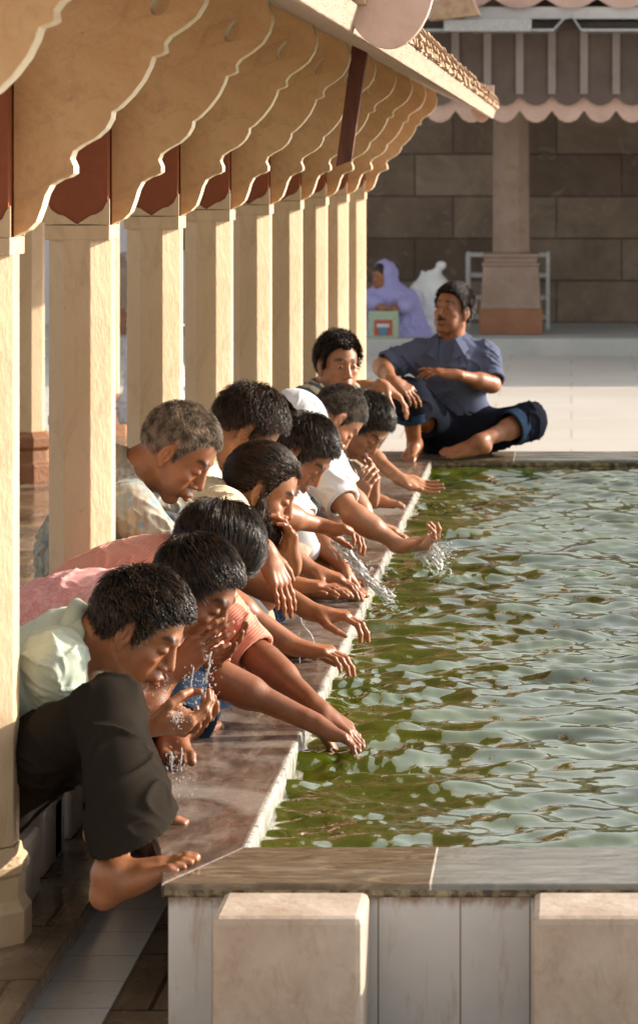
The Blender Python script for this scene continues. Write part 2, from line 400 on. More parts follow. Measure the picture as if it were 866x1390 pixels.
def hairmat(name, c, c2, rough=.32):
    m, N, L, B = mat(name); v = coords(N, L); n = ntex(N, L, v, 35, 3); L.new(ramp(N, L, n, [(.4, c), (.62, c2)]), B.inputs['Base Color'])
    B.inputs['Roughness'].default_value = rough; B.inputs['Specular IOR Level'].default_value = .38 if rough < .6 else .15; return m
HM = {'black': hairmat('wet_black_hair', (.009, .006, .004), (.045, .025, .013), .27), 'brown': hairmat('dark_brown_hair', (.018, .010, .006), (.06, .030, .016), .35),
      'grey': hairmat('salt_pepper_hair', (.09, .068, .05), (.40, .32, .25), .55), 'dgrey': hairmat('cropped_grey_hair', (.03, .023, .018), (.15, .12, .095), .55)}
HS = {k: hairmat('scalp_' + k, {'black': (.009, .007, .006), 'brown': (.018, .010, .006), 'grey': (.10, .075, .055), 'dgrey': (.035, .027, .02)}[k], {'black': (.014, .010, .008), 'brown': (.03, .017, .010), 'grey': (.28, .22, .17), 'dgrey': (.10, .08, .062)}[k], .75) for k in HM}
def cloth(name, kind, c, c2=None, rough=.85, scale=1):
    m, N, L, B = mat(name); v = coords(N, L); B.inputs['Roughness'].default_value = rough
    B.inputs['Sheen Weight'].default_value = .10 if max(c) > .2 else 0; B.inputs['Specular IOR Level'].default_value = .25 if max(c) > .2 else .0
    n = ntex(N, L, v, 9, 4); base = mixc(N, L, ramp(N, L, n, [(.35, (0, 0, 0)), (.7, (1, 1, 1))]), tuple(x * .9 for x in c), c)
    h = ntex(N, L, v, 300, 2)
    if kind == 'check':
        ck = N.new('ShaderNodeTexChecker'); ck.inputs['Scale'].default_value = 130 * scale; L.new(v, ck.inputs['Vector'])
        wv = ntex(N, L, v, 60 * scale, 2); f = mixc(N, L, .5, ck.outputs['Color'], ramp(N, L, wv, [(.45, (0, 0, 0)), (.55, (1, 1, 1))]))
        base = mixc(N, L, f, base, c2)
    if kind == 'batik':
        vo = N.new('ShaderNodeTexVoronoi'); vo.inputs['Scale'].default_value = 16 * scale; vw = coords(N, L)
        wn = N.new('ShaderNodeTexNoise'); wn.inputs['Scale'].default_value = 9; L.new(vw, wn.inputs['Vector']); L.new(mixc(N, L, .25, vw, wn.outputs['Color']), vo.inputs['Vector'])
        base = mixc(N, L, ramp(N, L, vo.outputs['Distance'], [(.3, (0, 0, 0)), (.45, (1, 1, 1))]), base, c2)
        w = N.new('ShaderNodeTexWave'); w.inputs['Scale'].default_value = 12; w.inputs['Distortion'].default_value = 9; w.inputs['Detail'].default_value = 3; L.new(v, w.inputs['Vector'])
        base = mixc(N, L, ramp(N, L, w.outputs['Fac'], [(.55, (0, 0, 0)), (.75, (.55, .55, .55))]), base, (.26, .21, .14))
    if kind == 'stripe':
        w = N.new('ShaderNodeTexWave'); w.inputs['Scale'].default_value = 7 * scale; w.bands_direction = 'DIAGONAL'; w.inputs['Distortion'].default_value = .6; L.new(v, w.inputs['Vector'])
        base = mixc(N, L, ramp(N, L, w.outputs['Fac'], [(.45, (0, 0, 0)), (.55, (1, 1, 1))]), base, c2)
    if kind == 'rib':
        w = N.new('ShaderNodeTexWave'); w.inputs['Scale'].default_value = 42 * scale; w.bands_direction = 'X'; w.inputs['Distortion'].default_value = .4
        L.new(coords(N, L, (1, 1, 1), (0, R(-50), 0)), w.inputs['Vector']); h = w.outputs['Fac']; base = mixc(N, L, ramp(N, L, h, [(0, (1, 1, 1)), (.35, (0, 0, 0))]), base, tuple(x * .86 for x in c))
    L.new(base, B.inputs['Base Color']); bump(N, L, B, h, .35 if kind == 'rib' else .12, .003); return m

def water_mat():
    m, N, L, B = mat('green_pool_water'); v = coords(N, L)
    n = ntex(N, L, v, 1.7, 5, .6, .8); col = ramp(N, L, n, [(.3, (.018, .036, .001)), (.5, (.046, .076, .001)), (.72, (.078, .100, .002))])
    L.new(col, B.inputs['Base Color']); B.inputs['Roughness'].default_value = .035; B.inputs['IOR'].default_value = 2.3; B.inputs['Coat Weight'].default_value = 1; B.inputs['Coat IOR'].default_value = 1.6; B.inputs['Coat Roughness'].default_value = .02
    B.inputs['Specular IOR Level'].default_value = .5
    bump(N, L, B, ntex(N, L, coords(N, L, (1, 1.2, 1)), 19, 3, .5, .6), .30, .008); return m
M['water'] = water_mat()
def clear_water():
    m, N, L, B = mat('clear_splash_water'); B.inputs['Base Color'].default_value = (.95, .96, .97, 1); B.inputs['Roughness'].default_value = .08
    B.inputs['Transmission Weight'].default_value = .5; B.inputs['IOR'].default_value = 1.33; return m
M['splash'] = clear_water()
# ------------------------------------------------------------------ people
def frame(f, u=(0, 0, 1)):
    f = unit(f); u = np.array(u, float); l = unit(np.cross(u, f)); u = np.cross(f, l); return f, l, u
def sstep(a, b, x): t = np.clip((x - a) / (b - a), 0, 1); return t * t * (3 - 2 * t)
CR, CC = np.array([.099, .077, .093]), np.array([-.008, 0, .04])
def hairline(x, y, style):
    h = np.interp(x, [-.10, -.05, -.028, -.012, .004, .012, .02, .03, .045, .07, .10],
                  [-.045, -.040, -.012, .038, .036, -.006, -.010, .020, .052, .074, .080])
    if style == 'fringe': h = h - .018 * sstep(.03, .08, x)
    if style == 'recede': h = h + .012 * sstep(.03, .08, x) * (np.abs(y) > .02)
    return h
def head_frame(p):
    f, l, u = frame(p['fwd'], p.get('up', (0, 0, 1))); return np.stack([f, l, u]), np.array(p['head'], float), p.get('hs', 1.08)

def sdf_head(S, Mh, o, hs, neck, female=False, ears=True):
    T = lambda x, y, z: o + hs * (Mh.T @ np.array([x, y, z], float))
    E = lambda c, r, k=.015, sub=False: S.ell(T(*c), np.array(r) * hs, Mh, k, sub)
    K = lambda a, b, ra, rb=None, k=.012, sub=False, flat=None: S.cone(T(*a), T(*b), ra * hs, (ra if rb is None else rb) * hs, k, sub, flat)
    E(CC, CR, .01)
    E((.026, 0, -.03), (.062, .060, .078), .02)
    E((.064, 0, -.098), (.019, .022, .015), .02)
    for s in (-1, 1):
        K((-.002, s * .054, -.045), (.058, s * .020, -.098), .016, .013, .02)
        E((.056, s * .043, -.018), (.024, .020, .017), .018)
        E((.05, s * .034, -.055), (.026, .022, .03), .02)
    K((.084, -.03, .033), (.084, .03, .033), .0105, None, .012)
    K((.086, 0, .022), (.103, 0, -.022), .0085, .0125, .011)
    E((.106, 0, -.029), (.012, .0115, .0095), .006)
    for s in (-1, 1):
        E((.095, s * .0145, -.033), (.012, .0075, .0075), .005)
        E((.096, s * .032, .010), (.013, .018, .011), .010, True)
        E((.0755, s * .032, .009), (.0155, .0165, .0125), .004)
    E((.105, 0, -.044), (.006, .010, .004), .004, True)
    E((.083, 0, -.062), (.018, .026, .017), .012)
    K((.096, -.017, -.063), (.101, 0, -.059), .0042, .0058, .004); K((.101, 0, -.059), (.096, .017, -.063), .0058, .0042, .004)
    K((.094, -.015, -.073), (.098, 0, -.075), .0045, .0065, .004); K((.098, 0, -.075), (.094, .015, -.073), .0065, .0045, .004)
    K((.104, -.018, -.067), (.104, .018, -.067), .0022, None, .003, True)
    E((.089, 0, -.087), (.006, .02, .006), .006, True)
    if ears:
        for s in (-1, 1):
            a = s * .45
            me = np.stack([unit(Mh[0] * math.cos(a) + Mh[1] * -math.sin(a) * 1), unit(Mh[1] * math.cos(a) + Mh[0] * math.sin(a)), Mh[2]])
            S.ell(T(-.006, s * .080, .004), np.array([.019, .0085, .032]) * hs, me, .005)
            S.ell(T(-.001, s * .089, .007), np.array([.0125, .0105, .0225]) * hs, me, .002, True); S.ell(T(-.006, s * .082, .004), np.array([.006, .006, .017]) * hs, me, .003); S.ell(T(.002, s * .086, -.004), np.array([.005, .008, .007]) * hs, me, .001, True)
            E((.006, s * .078, -.002), (.006, .006, .009), .004); E((-.002, s * .079, -.028), (.008, .006, .009), .005)
    S.cone(T(-.022, 0, -.035), neck, .060 * hs, .064, .03)
    S.cone(T(.0, 0, -.06), neck, .050 * hs, .055, .02)

FING = {'i': ((.040, .025, .021), .0085), 'm': ((.045, .028, .022), .0088), 'r': ((.041, .026, .021), .0083), 'p': ((.033, .020, .018), .0073)}
def sdf_hand(S, w, f, n, side, curl=(.25, .35, .25), spread=.08, thumb=.5, sc=1.0, vary=.12, seed=0, fc=None):
    """w wrist, f finger direction, n palm normal, side 'R'/'L'; curl per joint (radians)"""
    rs = random.Random(seed); f = unit(f); n = unit(n - np.dot(n, f) * f); t = np.cross(f, n) * (1 if side == 'R' else -1)
    q = lambda a, b, c: w + sc * (a * f + b * t + c * n)
    kn = {'i': (.088, .029), 'm': (.092, .009), 'r': (.087, -.011), 'p': (.079, -.029)}
    S.cone(w - f * .02 * sc, q(.03, 0, 0), .026 * sc, .029 * sc, .02, flat=(n, .72))
    for i, (a, b) in kn.items():
        S.cone(q(.012, b * .55, 0), q(a, b, -.002), .0155 * sc, .0118 * sc, .010)
    for i, (a, b) in kn.items():
        S.cone(q(.02, b * .6, -.0125), q(a, b, -.0105), .0025 * sc, .0040 * sc, .004)
    S.ell(q(.036, .024, .008), np.array([.033, .018, .015]) * sc, np.stack([f, t, n]), .01)
    S.ell(q(.040, -.024, .008), np.array([.034, .014, .013]) * sc, np.stack([f, t, n]), .01)
    tips = []
    for j, (i, (a, b)) in enumerate(kn.items()):
        L, r = FING[i]; c0 = (fc or {}).get(i, curl); p = q(a, b, -.001); ang = 0
        sp = spread * (1.4, .35, -.6, -1.6)[j]; d0 = unit(f + t * sp)
        for m in range(3):
            ang += c0[m] * (1 + rs.uniform(-vary, vary)) ; d = math.cos(ang) * d0 + math.sin(ang) * n
            e = p + d * L[m] * sc; rr = r * sc * (1, .93, .86)[m]
            S.cone(p, e, rr * 1.0, rr * .90, .0035)
            if m < 2: S.ell(e - n * math.cos(ang) * .0012 * sc, np.full(3, rr * 1.02), None, .003)
            p = e
        tips.append((p, d, np.cross(np.cross(d, n), d), r * sc * .8))
    b0 = q(.018, .026, .006); d = unit(f * .62 + t * .75 + n * (.15 + .5 * thumb)); p = b0 + d * .042 * sc
    S.cone(b0, p, .0155 * sc, .0115 * sc, .009)
    d2 = unit(f * .85 + t * (.55 - .7 * thumb) + n * (.1 + .7 * thumb)); e = p + d2 * .033 * sc; S.cone(p, e, .0108 * sc, .0098 * sc, .004)
    d3 = unit(f * 1 + t * (.25 - .9 * thumb) + n * (.1 + .7 * thumb)); g = e + d3 * .027 * sc; S.cone(e, g, .0098 * sc, .0078 * sc, .003)
    return tips
def sdf_foot(S, ank, d, up=(0, 0, 1), side=1, sc=1.0, drop=.07):
    """ankle, toe direction; side=+1 big toe lies to the left of d"""
    d = unit(d); u = np.array(up, float); u = unit(u - np.dot(u, d) * d); l = np.cross(u, d) * side
    q = lambda a, b, c: ank + sc * (a * d + b * l + c * u)
    h = -drop
    S.cone(q(-.02, 0, 0), q(-.045, 0, h + .03), .036 * sc, .030 * sc, .02)
    S.cone(q(-.045, 0, h + .028), q(.06, -.012, h + .026), .029 * sc, .027 * sc, .02)
    S.cone(q(.0, .004, -.012), q(.10, .012, h + .034), .036 * sc, .023 * sc, .025)
    S.cone(q(.03, -.014, h + .03), q(.13, -.028, h + .02), .026 * sc, .017 * sc, .015)
    S.cone(q(.04, .014, h + .036), q(.145, .020, h + .021), .026 * sc, .020 * sc, .015)
    for i, (b, a, r, ln) in enumerate(((.031, .142, .0135, .042), (.012, .148, .0098, .040), (-.003, .142, .0092, .036), (-.018, .132, .0088, .031), (-.031, .12, .0085, .026))):
        m = q(a + ln * .55, b * 1.04, h + .022); S.cone(q(a - .02, b, h + .022), m, r * sc * 1.05, r * sc, .006); S.cone(m, q(a + ln, b * 1.06, h + .011), r * sc, r * sc * .9, .004)

def sph_(mb, c, r):
    n = 8; vs = [c + V3(0, 0, r)] + [c + r * V3(math.cos(2 * math.pi * i / n), math.sin(2 * math.pi * i / n), 0) for i in range(n)] + [c - V3(0, 0, r)]
    mb.add(vs, [[0, 1 + i, 1 + (i + 1) % n] for i in range(n)] + [[n + 1, 1 + (i + 1) % n, 1 + i] for i in range(n)])
def limb(S, a, b, c, r, k=.02, muscle=True):
    """two segment limb with tapered segments r=(top, above joint, joint below, end)"""
    S.cone(a, b, r[0], r[1], k); S.cone(b, c, r[2], r[3], k)
    m = a + (b - a) * .45; S.cone(m - (b - a) * .15, m + (b - a) * .15, r[0] * .98, r[0] * .95, k)
    m = b + (c - b) * .27; S.cone(m - (c - b) * .15, m + (c - b) * .10, r[2] * 1.06, r[2] * 1.0, k)
    e = unit(unit(b - a) - unit(c - b)); S.ell(b + e * r[1] * .45, np.full(3, r[1] * .62), None, .012)

def hemfade(P, hems):
    w = np.ones(len(P))
    for e, n in hems:
        d = -(P - e) @ unit(n); near_ = np.linalg.norm(P - e, axis=1) < .2; w = np.where(near_, np.minimum(w, .04 + .96 * sstep(.004, .05, d)), w)
    return w
def fold(P, seed, dirn, freq=26, amp=.006):
    a = noise3(P, 9, seed, 2); q = P @ unit(dirn)
    r = 1 - np.abs(np.sin(q * freq + a * 2.6)); b = sstep(-.3, .6, noise3(P, 5.5, seed + 3, 1))
    c = noise3(P, 13, seed + 8, 2); r2 = 1 - np.abs(np.sin(q * freq * .45 + c * 2.4 + 1)); b2 = sstep(-.2, .5, noise3(P, 7, seed + 13, 1))
    return amp * (r ** 2.2 * b * 1.6 + r2 ** 2.5 * b2 * 1.3 - .5) + amp * .25 * noise3(P, 14, seed + 5, 1)

def person(p):
    """builds one person: body (continuous), hair, shirt, trousers ..."""
    S = Sdf(); vox = p.get('vox', .0045); seed = p['seed']
    Mh, ho, hs = head_frame(p)
    neck, mid, hip = p['neck'], p['mid'], p['hip']
    lat = unit(p.get('lat', (0, 1, 0)))                     # towards the person's left
    bw = p.get('bw', 1.0)
    sh = {s: np.array(p['sh' + s]) if 'sh' + s in p else neck + lat * (.175 if s == 'L' else -.175) * bw - unit(neck - mid) * .055 for s in 'RL'}
    up1, up2 = unit(neck - mid), unit(mid - hip)
    fw1, fw2 = np.cross(lat, up1), np.cross(lat, up2)
    def torso(S, g, hard):
        A = lambda u, fw: np.stack([unit(fw), lat, np.cross(unit(fw), lat)])
        k = .05
        c = mid + (neck - mid) * .45
        S.ell(c + fw1 * .012, np.array([.112 + g, .158 * bw + g, .17 + g]), np.stack([fw1, lat, up1]), k)
        S.ell(mid + fw2 * .01, np.array([.108 + g, .145 * bw + g, .15 + g]), np.stack([unit(fw1 + fw2), lat, unit(up1 + up2)]), k)
        S.ell(hip + up2 * .04, np.array([.118 + g, .160 * bw + g, .14 + g]), np.stack([fw2, lat, up2]), k)
        for s in 'RL':
            S.cone(neck - up1 * .045, sh[s], .062 + g, .054 + g, .04)
            S.cone(c - up1 * .0, sh[s], .075 + g, .05 + g, .04)
        S.cone(neck - up1 * .07, neck - up1 * .01, .075 + g, .058 + g, .03)
    torso(S, -.015, 0)
    tipsall = []
    arms = {}
    for s in 'RL':
        if 'el' + s not in p: continue
        a, b, c = sh[s], np.array(p['el' + s]), np.array(p['wr' + s]); arms[s] = (a, b, c)
        r = p.get('ar', 1.0)
        limb(S, a, b, c, (.052 * r, .037 * r, .043 * r, .0245 * r))
        hd = dict(p.get('hd' + s, {})); f = hd.pop('f', tuple(c - b)); n = np.array(hd.pop('n', (0, 0, -1)), float)
        tipsall += sdf_hand(S, c, np.array(f, float), n, s, sc=p.get('hsc', 1.03), seed=seed * 7 + ord(s), **hd)
    legs = {}
    for s in 'RL':
        if 'kn' + s not in p: continue
        a = hip + lat * (.085 if s == 'L' else -.085); b, c = np.array(p['kn' + s]), np.array(p['an' + s]); legs[s] = (a, b, c)
        limb(S, a, b, c, (.074, .054, .053, .034), .03)
        fd = p.get('ft' + s, (1, 0, 0)); sdf_foot(S, c, np.array(fd, float), p.get('fu' + s, (0, 0, 1)), -1 if s == 'L' else 1, sc=p.get('fsc', .95))
    sdf_head(S, Mh, ho, hs, neck)
    me = S.mesh('body', vox)
    P = verts_of(me); Q = (P - ho) @ Mh.T / hs; tint = np.ones((len(P), 3), np.float32)
    x, y, z = Q.T; ay = np.abs(y)
    near = (np.abs(Q) < .16).all(1) & (x < .119) & (np.abs(y) < .098)
    def paint(mask, c, w=1.0):
        m = (mask * near * w)[:, None]; tint[:] = tint * (1 - m) + np.array(c)[None] * m
    brow = np.exp(-((z - (.034 + .006 * np.cos((ay - .03) * 60))) / .0052) ** 2) * sstep(.010, .016, ay) * (1 - sstep(.046, .056, ay)) * (x > .05)
    paint(np.clip(brow * 1.4, 0, 1), (.07, .06, .06), .92)
    lips = np.exp(-(((z + .068) / .010) ** 4)) * (1 - sstep(.018, .027, ay)) * (x > .088)
    paint(lips, (.72, .46, .42), .8)
    lash = np.exp(-((z - .003) / .0028) ** 2) * sstep(.014, .020, ay) * (1 - sstep(.044, .050, ay)) * (x > .06)
    if p.get('lash', True): paint(lash, (.12, .1, .1), .9)
    stub = sstep(-.03, -.055, z) * (x > .005) * (z > -.14) * (1 - lips)
    paint(stub, (.62, .6, .6), p.get('stubble', .25))
    cheek = np.exp(-(((z + .02) / .03) ** 2)) * sstep(.02, .05, ay) * (x > .03); paint(cheek, (1.08, .92, .88), .5)
    if p.get('moustache'):
        mo = np.exp(-((z + .052) / .007) ** 2) * (1 - sstep(.024, .034, ay)) * (x > .08); paint(np.clip(mo * 1.3, 0, 1), (.03, .025, .025), .98)
    for tp, d, nrm, r in tipsall:      # palms of brown hands are paler; nails too
        dd = np.linalg.norm(P - (tp - nrm * r * .7 - d * .002), axis=1); m = sstep(.008, .0055, dd)[:, None]; tint[:] = tint * (1 - .6 * m) + np.array([1.25, 1.3, 1.35])[None] * .6 * m
    for s, (a, b, c) in arms.items():
        n = np.array(p.get('hd' + s, {}).get('n', (0, 0, -1)), float); N = np.empty(len(P) * 3, np.float32); me.vertices.foreach_get('normal', N); N = N.reshape(-1, 3)
        dd = np.linalg.norm(P - c, axis=1); m = (sstep(.22, .17, dd) * sstep(.2, .7, N @ unit(n)))[:, None] * (np.linalg.norm(P - b, axis=1) > .2)[:, None]
        tint[:] = tint * (1 + m * np.array([.25, .32, .38])[None])
    set_tint(me, tint)
    base = np.array(p.get('base', (hip[0], hip[1], hip[2] - .12)))
    root = empty('person', base, p['label'], 'person', p.get('group'))
    put('body', me, p.get('skin', SK[0]), root, smooth=True)
    # ---- clothing
    if 'shirt' in p:
        C = Sdf(); g = .014 * p.get('loose', 1.0); torso(C, g, 0)
        for a in p.get('extra', ()): C.cone(a[0], a[1], a[2], a[3], .05)
        C.cut(hip - up2 * .06, -up2, .01, hip, .30)
        cutn = unit(ho + Mh.T @ np.array([0, 0, -.03]) - neck)
        C.cut(neck + cutn * .035, cutn, .01, neck + cutn * .08, .115)
        tl = p.get('sleeve', .6); hems = []
        for s, (a, b, c) in arms.items():
            t_ = p.get('sleeve' + s, tl)
            sr = p.get('sr', .016)
            if t_ <= 1:
                e = a + (b - a) * t_; d = unit(b - a); C.cone(a, e + d * .02, .055 + sr, .044 + sr * 1.15, .035)
            else:
                C.cone(a, b, .055 + sr, .042 + sr, .035); e = b + (c - b) * (t_ - 1); d = unit(c - b); C.cone(b, e + d * .02, .043 + sr, .032 + sr, .025)
            C.cut(e, d, .003, e + d * .06, .09); hems.append((e, d))
            C.cone(e - d * .035, e + d * .04, .040 + sr * .6, .040 + sr * .6, .002, True)
        C.cone(neck - cutn * .0, neck + cutn * .07, .066, .072, .004, True)
        if p.get('vneck'): fr0 = unit(fw1); C.cone(neck + fr0 * .13 + up1 * .03, neck + fr0 * .16 - up1 * .13, .060, .018, .004, True)
        am = p.get('fold', .0075)
        cm = C.mesh('shirt', vox * 1.15, lambda P_, N_: hemfade(P_, hems) * (fold(P_, seed, up1 + lat * .4, 24, am) + .35 * fold(P_, seed + 11, up2 - lat * .5 + fw1 * .4, 50, am)))
        so = put('shirt', cm, p['shirt'], root, smooth=True)
        if p.get('vneck'):
            fr0 = unit(fw1); b = MB()
            for q in (-1, 1):
                t0 = neck + up1 * .050 + lat * q * .066 - fr0 * .03; t1 = neck + up1 * .018 + lat * q * .045 + fr0 * .095
                b0_ = neck + up1 * .005 + lat * q * .125 - fr0 * .02; b1_ = neck - up1 * .055 + lat * q * .098 + fr0 * .128; pt = neck - up1 * .085 + lat * q * .040 + fr0 * .145
                b.add([t0, t1, pt, b1_, b0_], [[0, 1, 2, 3, 4]])
            co = b.build('collar', p['shirt'], so); sd = co.modifiers.new('thick', 'SOLIDIFY'); sd.thickness = .007; sd.offset = 0
            c0 = neck + fr0 * .127 - up1 * .19
            for i in range(4): b = MB(); sph_(b, c0 - up1 * .075 * i + fr0 * (.012 - .004 * i), .007); b.build('button', HM['brown'], so)
        if p.get('collar', True) and not p.get('vneck'):
            # folded collar: two bands round the neck, open in front
            b = MB(); n = 28; fr = unit(fw1 - cutn * np.dot(fw1, cutn)); lt = np.cross(cutn, fr)
            rows = []
            for kx, (rad, hgt, dr) in enumerate(((.070, .004, 0), (.066, .030, 0), (.072, .031, 0), (.094, -.004, .0))):
                row = []
                for i in range(n + 1):
                    q = R(28) + (2 * math.pi - R(56)) * i / n; op = abs(math.cos(q / 2)) ** 3
                    rr = rad * (1 + .10 * op) ; row.append(neck + cutn * (hgt - .016 - .03 * op) + rr * (fr * math.cos(q) * 1.02 + lt * math.sin(q)))
                rows.append(row)
            vs = [v for r_ in rows for v in r_]; m = n + 1
            b.add(vs, [[k * m + i, k * m + i + 1, (k + 1) * m + i + 1, (k + 1) * m + i] for k in range(3) for i in range(n)])
            co = b.build('collar', p.get('collarmat', p['shirt']), so, smooth=True)
            sd = co.modifiers.new('thick', 'SOLIDIFY'); sd.thickness = .003
    if 'trousers' in p and legs:
        C = Sdf(); up = up2
        C.ell(hip + up * .03, np.array([.142, .184 * bw, .145]), np.stack([fw2, lat, up]), .04)
        tt = p.get('hem', .9); wd = p.get('wide', 1.0); hems = []
        for s, (a, b, c) in legs.items():
            h = p.get('hem' + s, tt)
            C.cone(a, b, .112, .080 * wd, .05)
            e = b + (c - b) * h; d = unit(c - b)
            if 'hemc' + s in p:
                e = np.array(p['hemc' + s]); d = unit(e - b); C.cone(b, e, .078 * wd, p['hemr'], .04); C.cone(e, e + d * .13, p['hemr'], p['hemr'] + .006, .01); hems.append((e, p['hemn' + s])); C.cut(e, p['hemn' + s], .003, e + d * .10, .24); C.cone(e - d * .10, e + d * .16, p['hemr'] - .022, p['hemr'] - .017, .002, True); continue
            C.cone(b, e + d * .03, .078 * wd, .070 * wd, .04)
            hems.append((e, d)); C.cut(e, p.get('hemn' + s, d), .003, e + d * .09, .125); C.cone(e - d * .06, e + d * .05, .062 * wd, .062 * wd, .002, True)
        cm = C.mesh('trousers', vox * 1.3, lambda P_, N_: hemfade(P_, hems) * fold(P_, seed + 7, V3(.3, .5, .8), 22, p.get('tfold', .007)))
        put('trousers', cm, p['trousers'], root, smooth=True)
        if p.get('cuffs'):
            for s, (a, b, c) in legs.items():
                h = p.get('hem' + s, tt); d = unit(c - b); e = b + (c - b) * h; K = Sdf()
                K.cone(e - d * .07, e + d * .0, .077 * wd, .076 * wd, .004); K.cone(e - d * .09, e + d * .03, .066 * wd, .066 * wd, .002, True)
                K.cut(e - d * .06, -d, .004, e, .3); K.cut(e, d, .004, e, .3)
                put('trouser_cuff', K.mesh('cuff', vox, lambda P_, N_: fold(P_, seed + 9, (1, 0, 1), 20, .0015)), p['cuffs'], root, smooth=True)
    if p.get('eyes'):
        for s in (-1, 1):
            c = ho + hs * (Mh.T @ V3(.0800, s * .032, .0080)); E = Sdf().ell(c, V3(.0125, .0120, .0072) * hs, Mh); em = E.mesh('eye', .0016)
            q = (verts_of(em) - c) @ Mh.T; look = p.get('look', 0); rr = np.hypot(q[:, 1] - look * .005, q[:, 2]); t = np.where((rr < .0064) & (q[:, 0] > 0), .015, .42)
            set_tint(em, np.stack([t, t * .96, t * .9], 1)); put('eye', em, M['eye'], root, smooth=True)
    if p.get('hair'): make_hair(p, root, Mh, ho, hs)
    return root

def eyemat():
    m, N, L, B = mat('eye_surface'); a = N.new('ShaderNodeAttribute'); a.attribute_name = 'tint'; L.new(a.outputs['Color'], B.inputs['Base Color']); B.inputs['Roughness'].default_value = .08; return m
M['eye'] = eyemat()

def strands(roots, dirs, length, w, rs, level, o, step=7, curl=0, lift=.0, droop=0, stickout=.0, lf=None):
    """roots/dirs in local head units; returns verts, faces of tapered 3-sided strands that follow the skull"""
    n = len(roots); P = roots.copy(); d = dirs.copy(); pts = [P.copy()]
    L = length * rs.uniform(.6, 1.15, n)[:, None]
    if lf is not None: L = L * lf[:, None]
    lev = level + rs.uniform(-.5, 1, n)[:, None] * .05 + lift * rs.uniform(0, 1, n)[:, None]
    ph = rs.uniform(0, 6.28, n); sd = rs.normal(0, 1, (n, 3))
    for i in range(1, step):
        t = i / (step - 1)
        dd = d + curl * np.stack([np.sin(ph + t * 5), np.cos(ph * 1.7 + t * 4), np.sin(ph * 2.3 + t * 6)], 1) + droop * t * np.array([.25, 0, -1])[None]
        P = P + dd / np.linalg.norm(dd, axis=1, keepdims=True) * L / (step - 1)
        e = (P - CC) / CR; r = np.linalg.norm(e, axis=1, keepdims=True)
        tgt = 1 + lev * (.4 + .6 * math.sin(min(1, t * 1.6) * 1.57)) + stickout * t
        P = np.where(r < tgt, CC + e / r * tgt * CR, P + (CC + e / r * tgt * CR - P) * (.65 if droop < .5 else .2))
        pts.append(P.copy())
    pts = np.stack(pts, 1)                                   # n, step, 3
    T = np.gradient(pts, axis=1); T /= np.linalg.norm(T, axis=2, keepdims=True) + 1e-9
    out = (pts - CC) / CR; out /= np.linalg.norm(out, axis=2, keepdims=True)
    A = np.cross(T, out); A /= np.linalg.norm(A, axis=2, keepdims=True) + 1e-9; B = np.cross(A, T)
    wt = w * .85 * rs.uniform(.5, 1.3, n)[:, None, None] * np.array([.9, 1, 1, .9, .75, .5, .15])[None, :step, None]
    V = np.stack([pts + A * wt, pts - A * wt, pts + B * wt * .8], 2)  # n,step,3,3
    V = V.reshape(-1, 3); base = (np.arange(n) * step * 3)[:, None, None]
    F = []
    for i in range(step - 1):
        for j in range(3):
            k = (j + 1) % 3; F.append(np.stack([i * 3 + j + base[:, 0, 0], i * 3 + k + base[:, 0, 0], (i + 1) * 3 + k + base[:, 0, 0], (i + 1) * 3 + j + base[:, 0, 0]], 1))
    return V, np.concatenate(F)

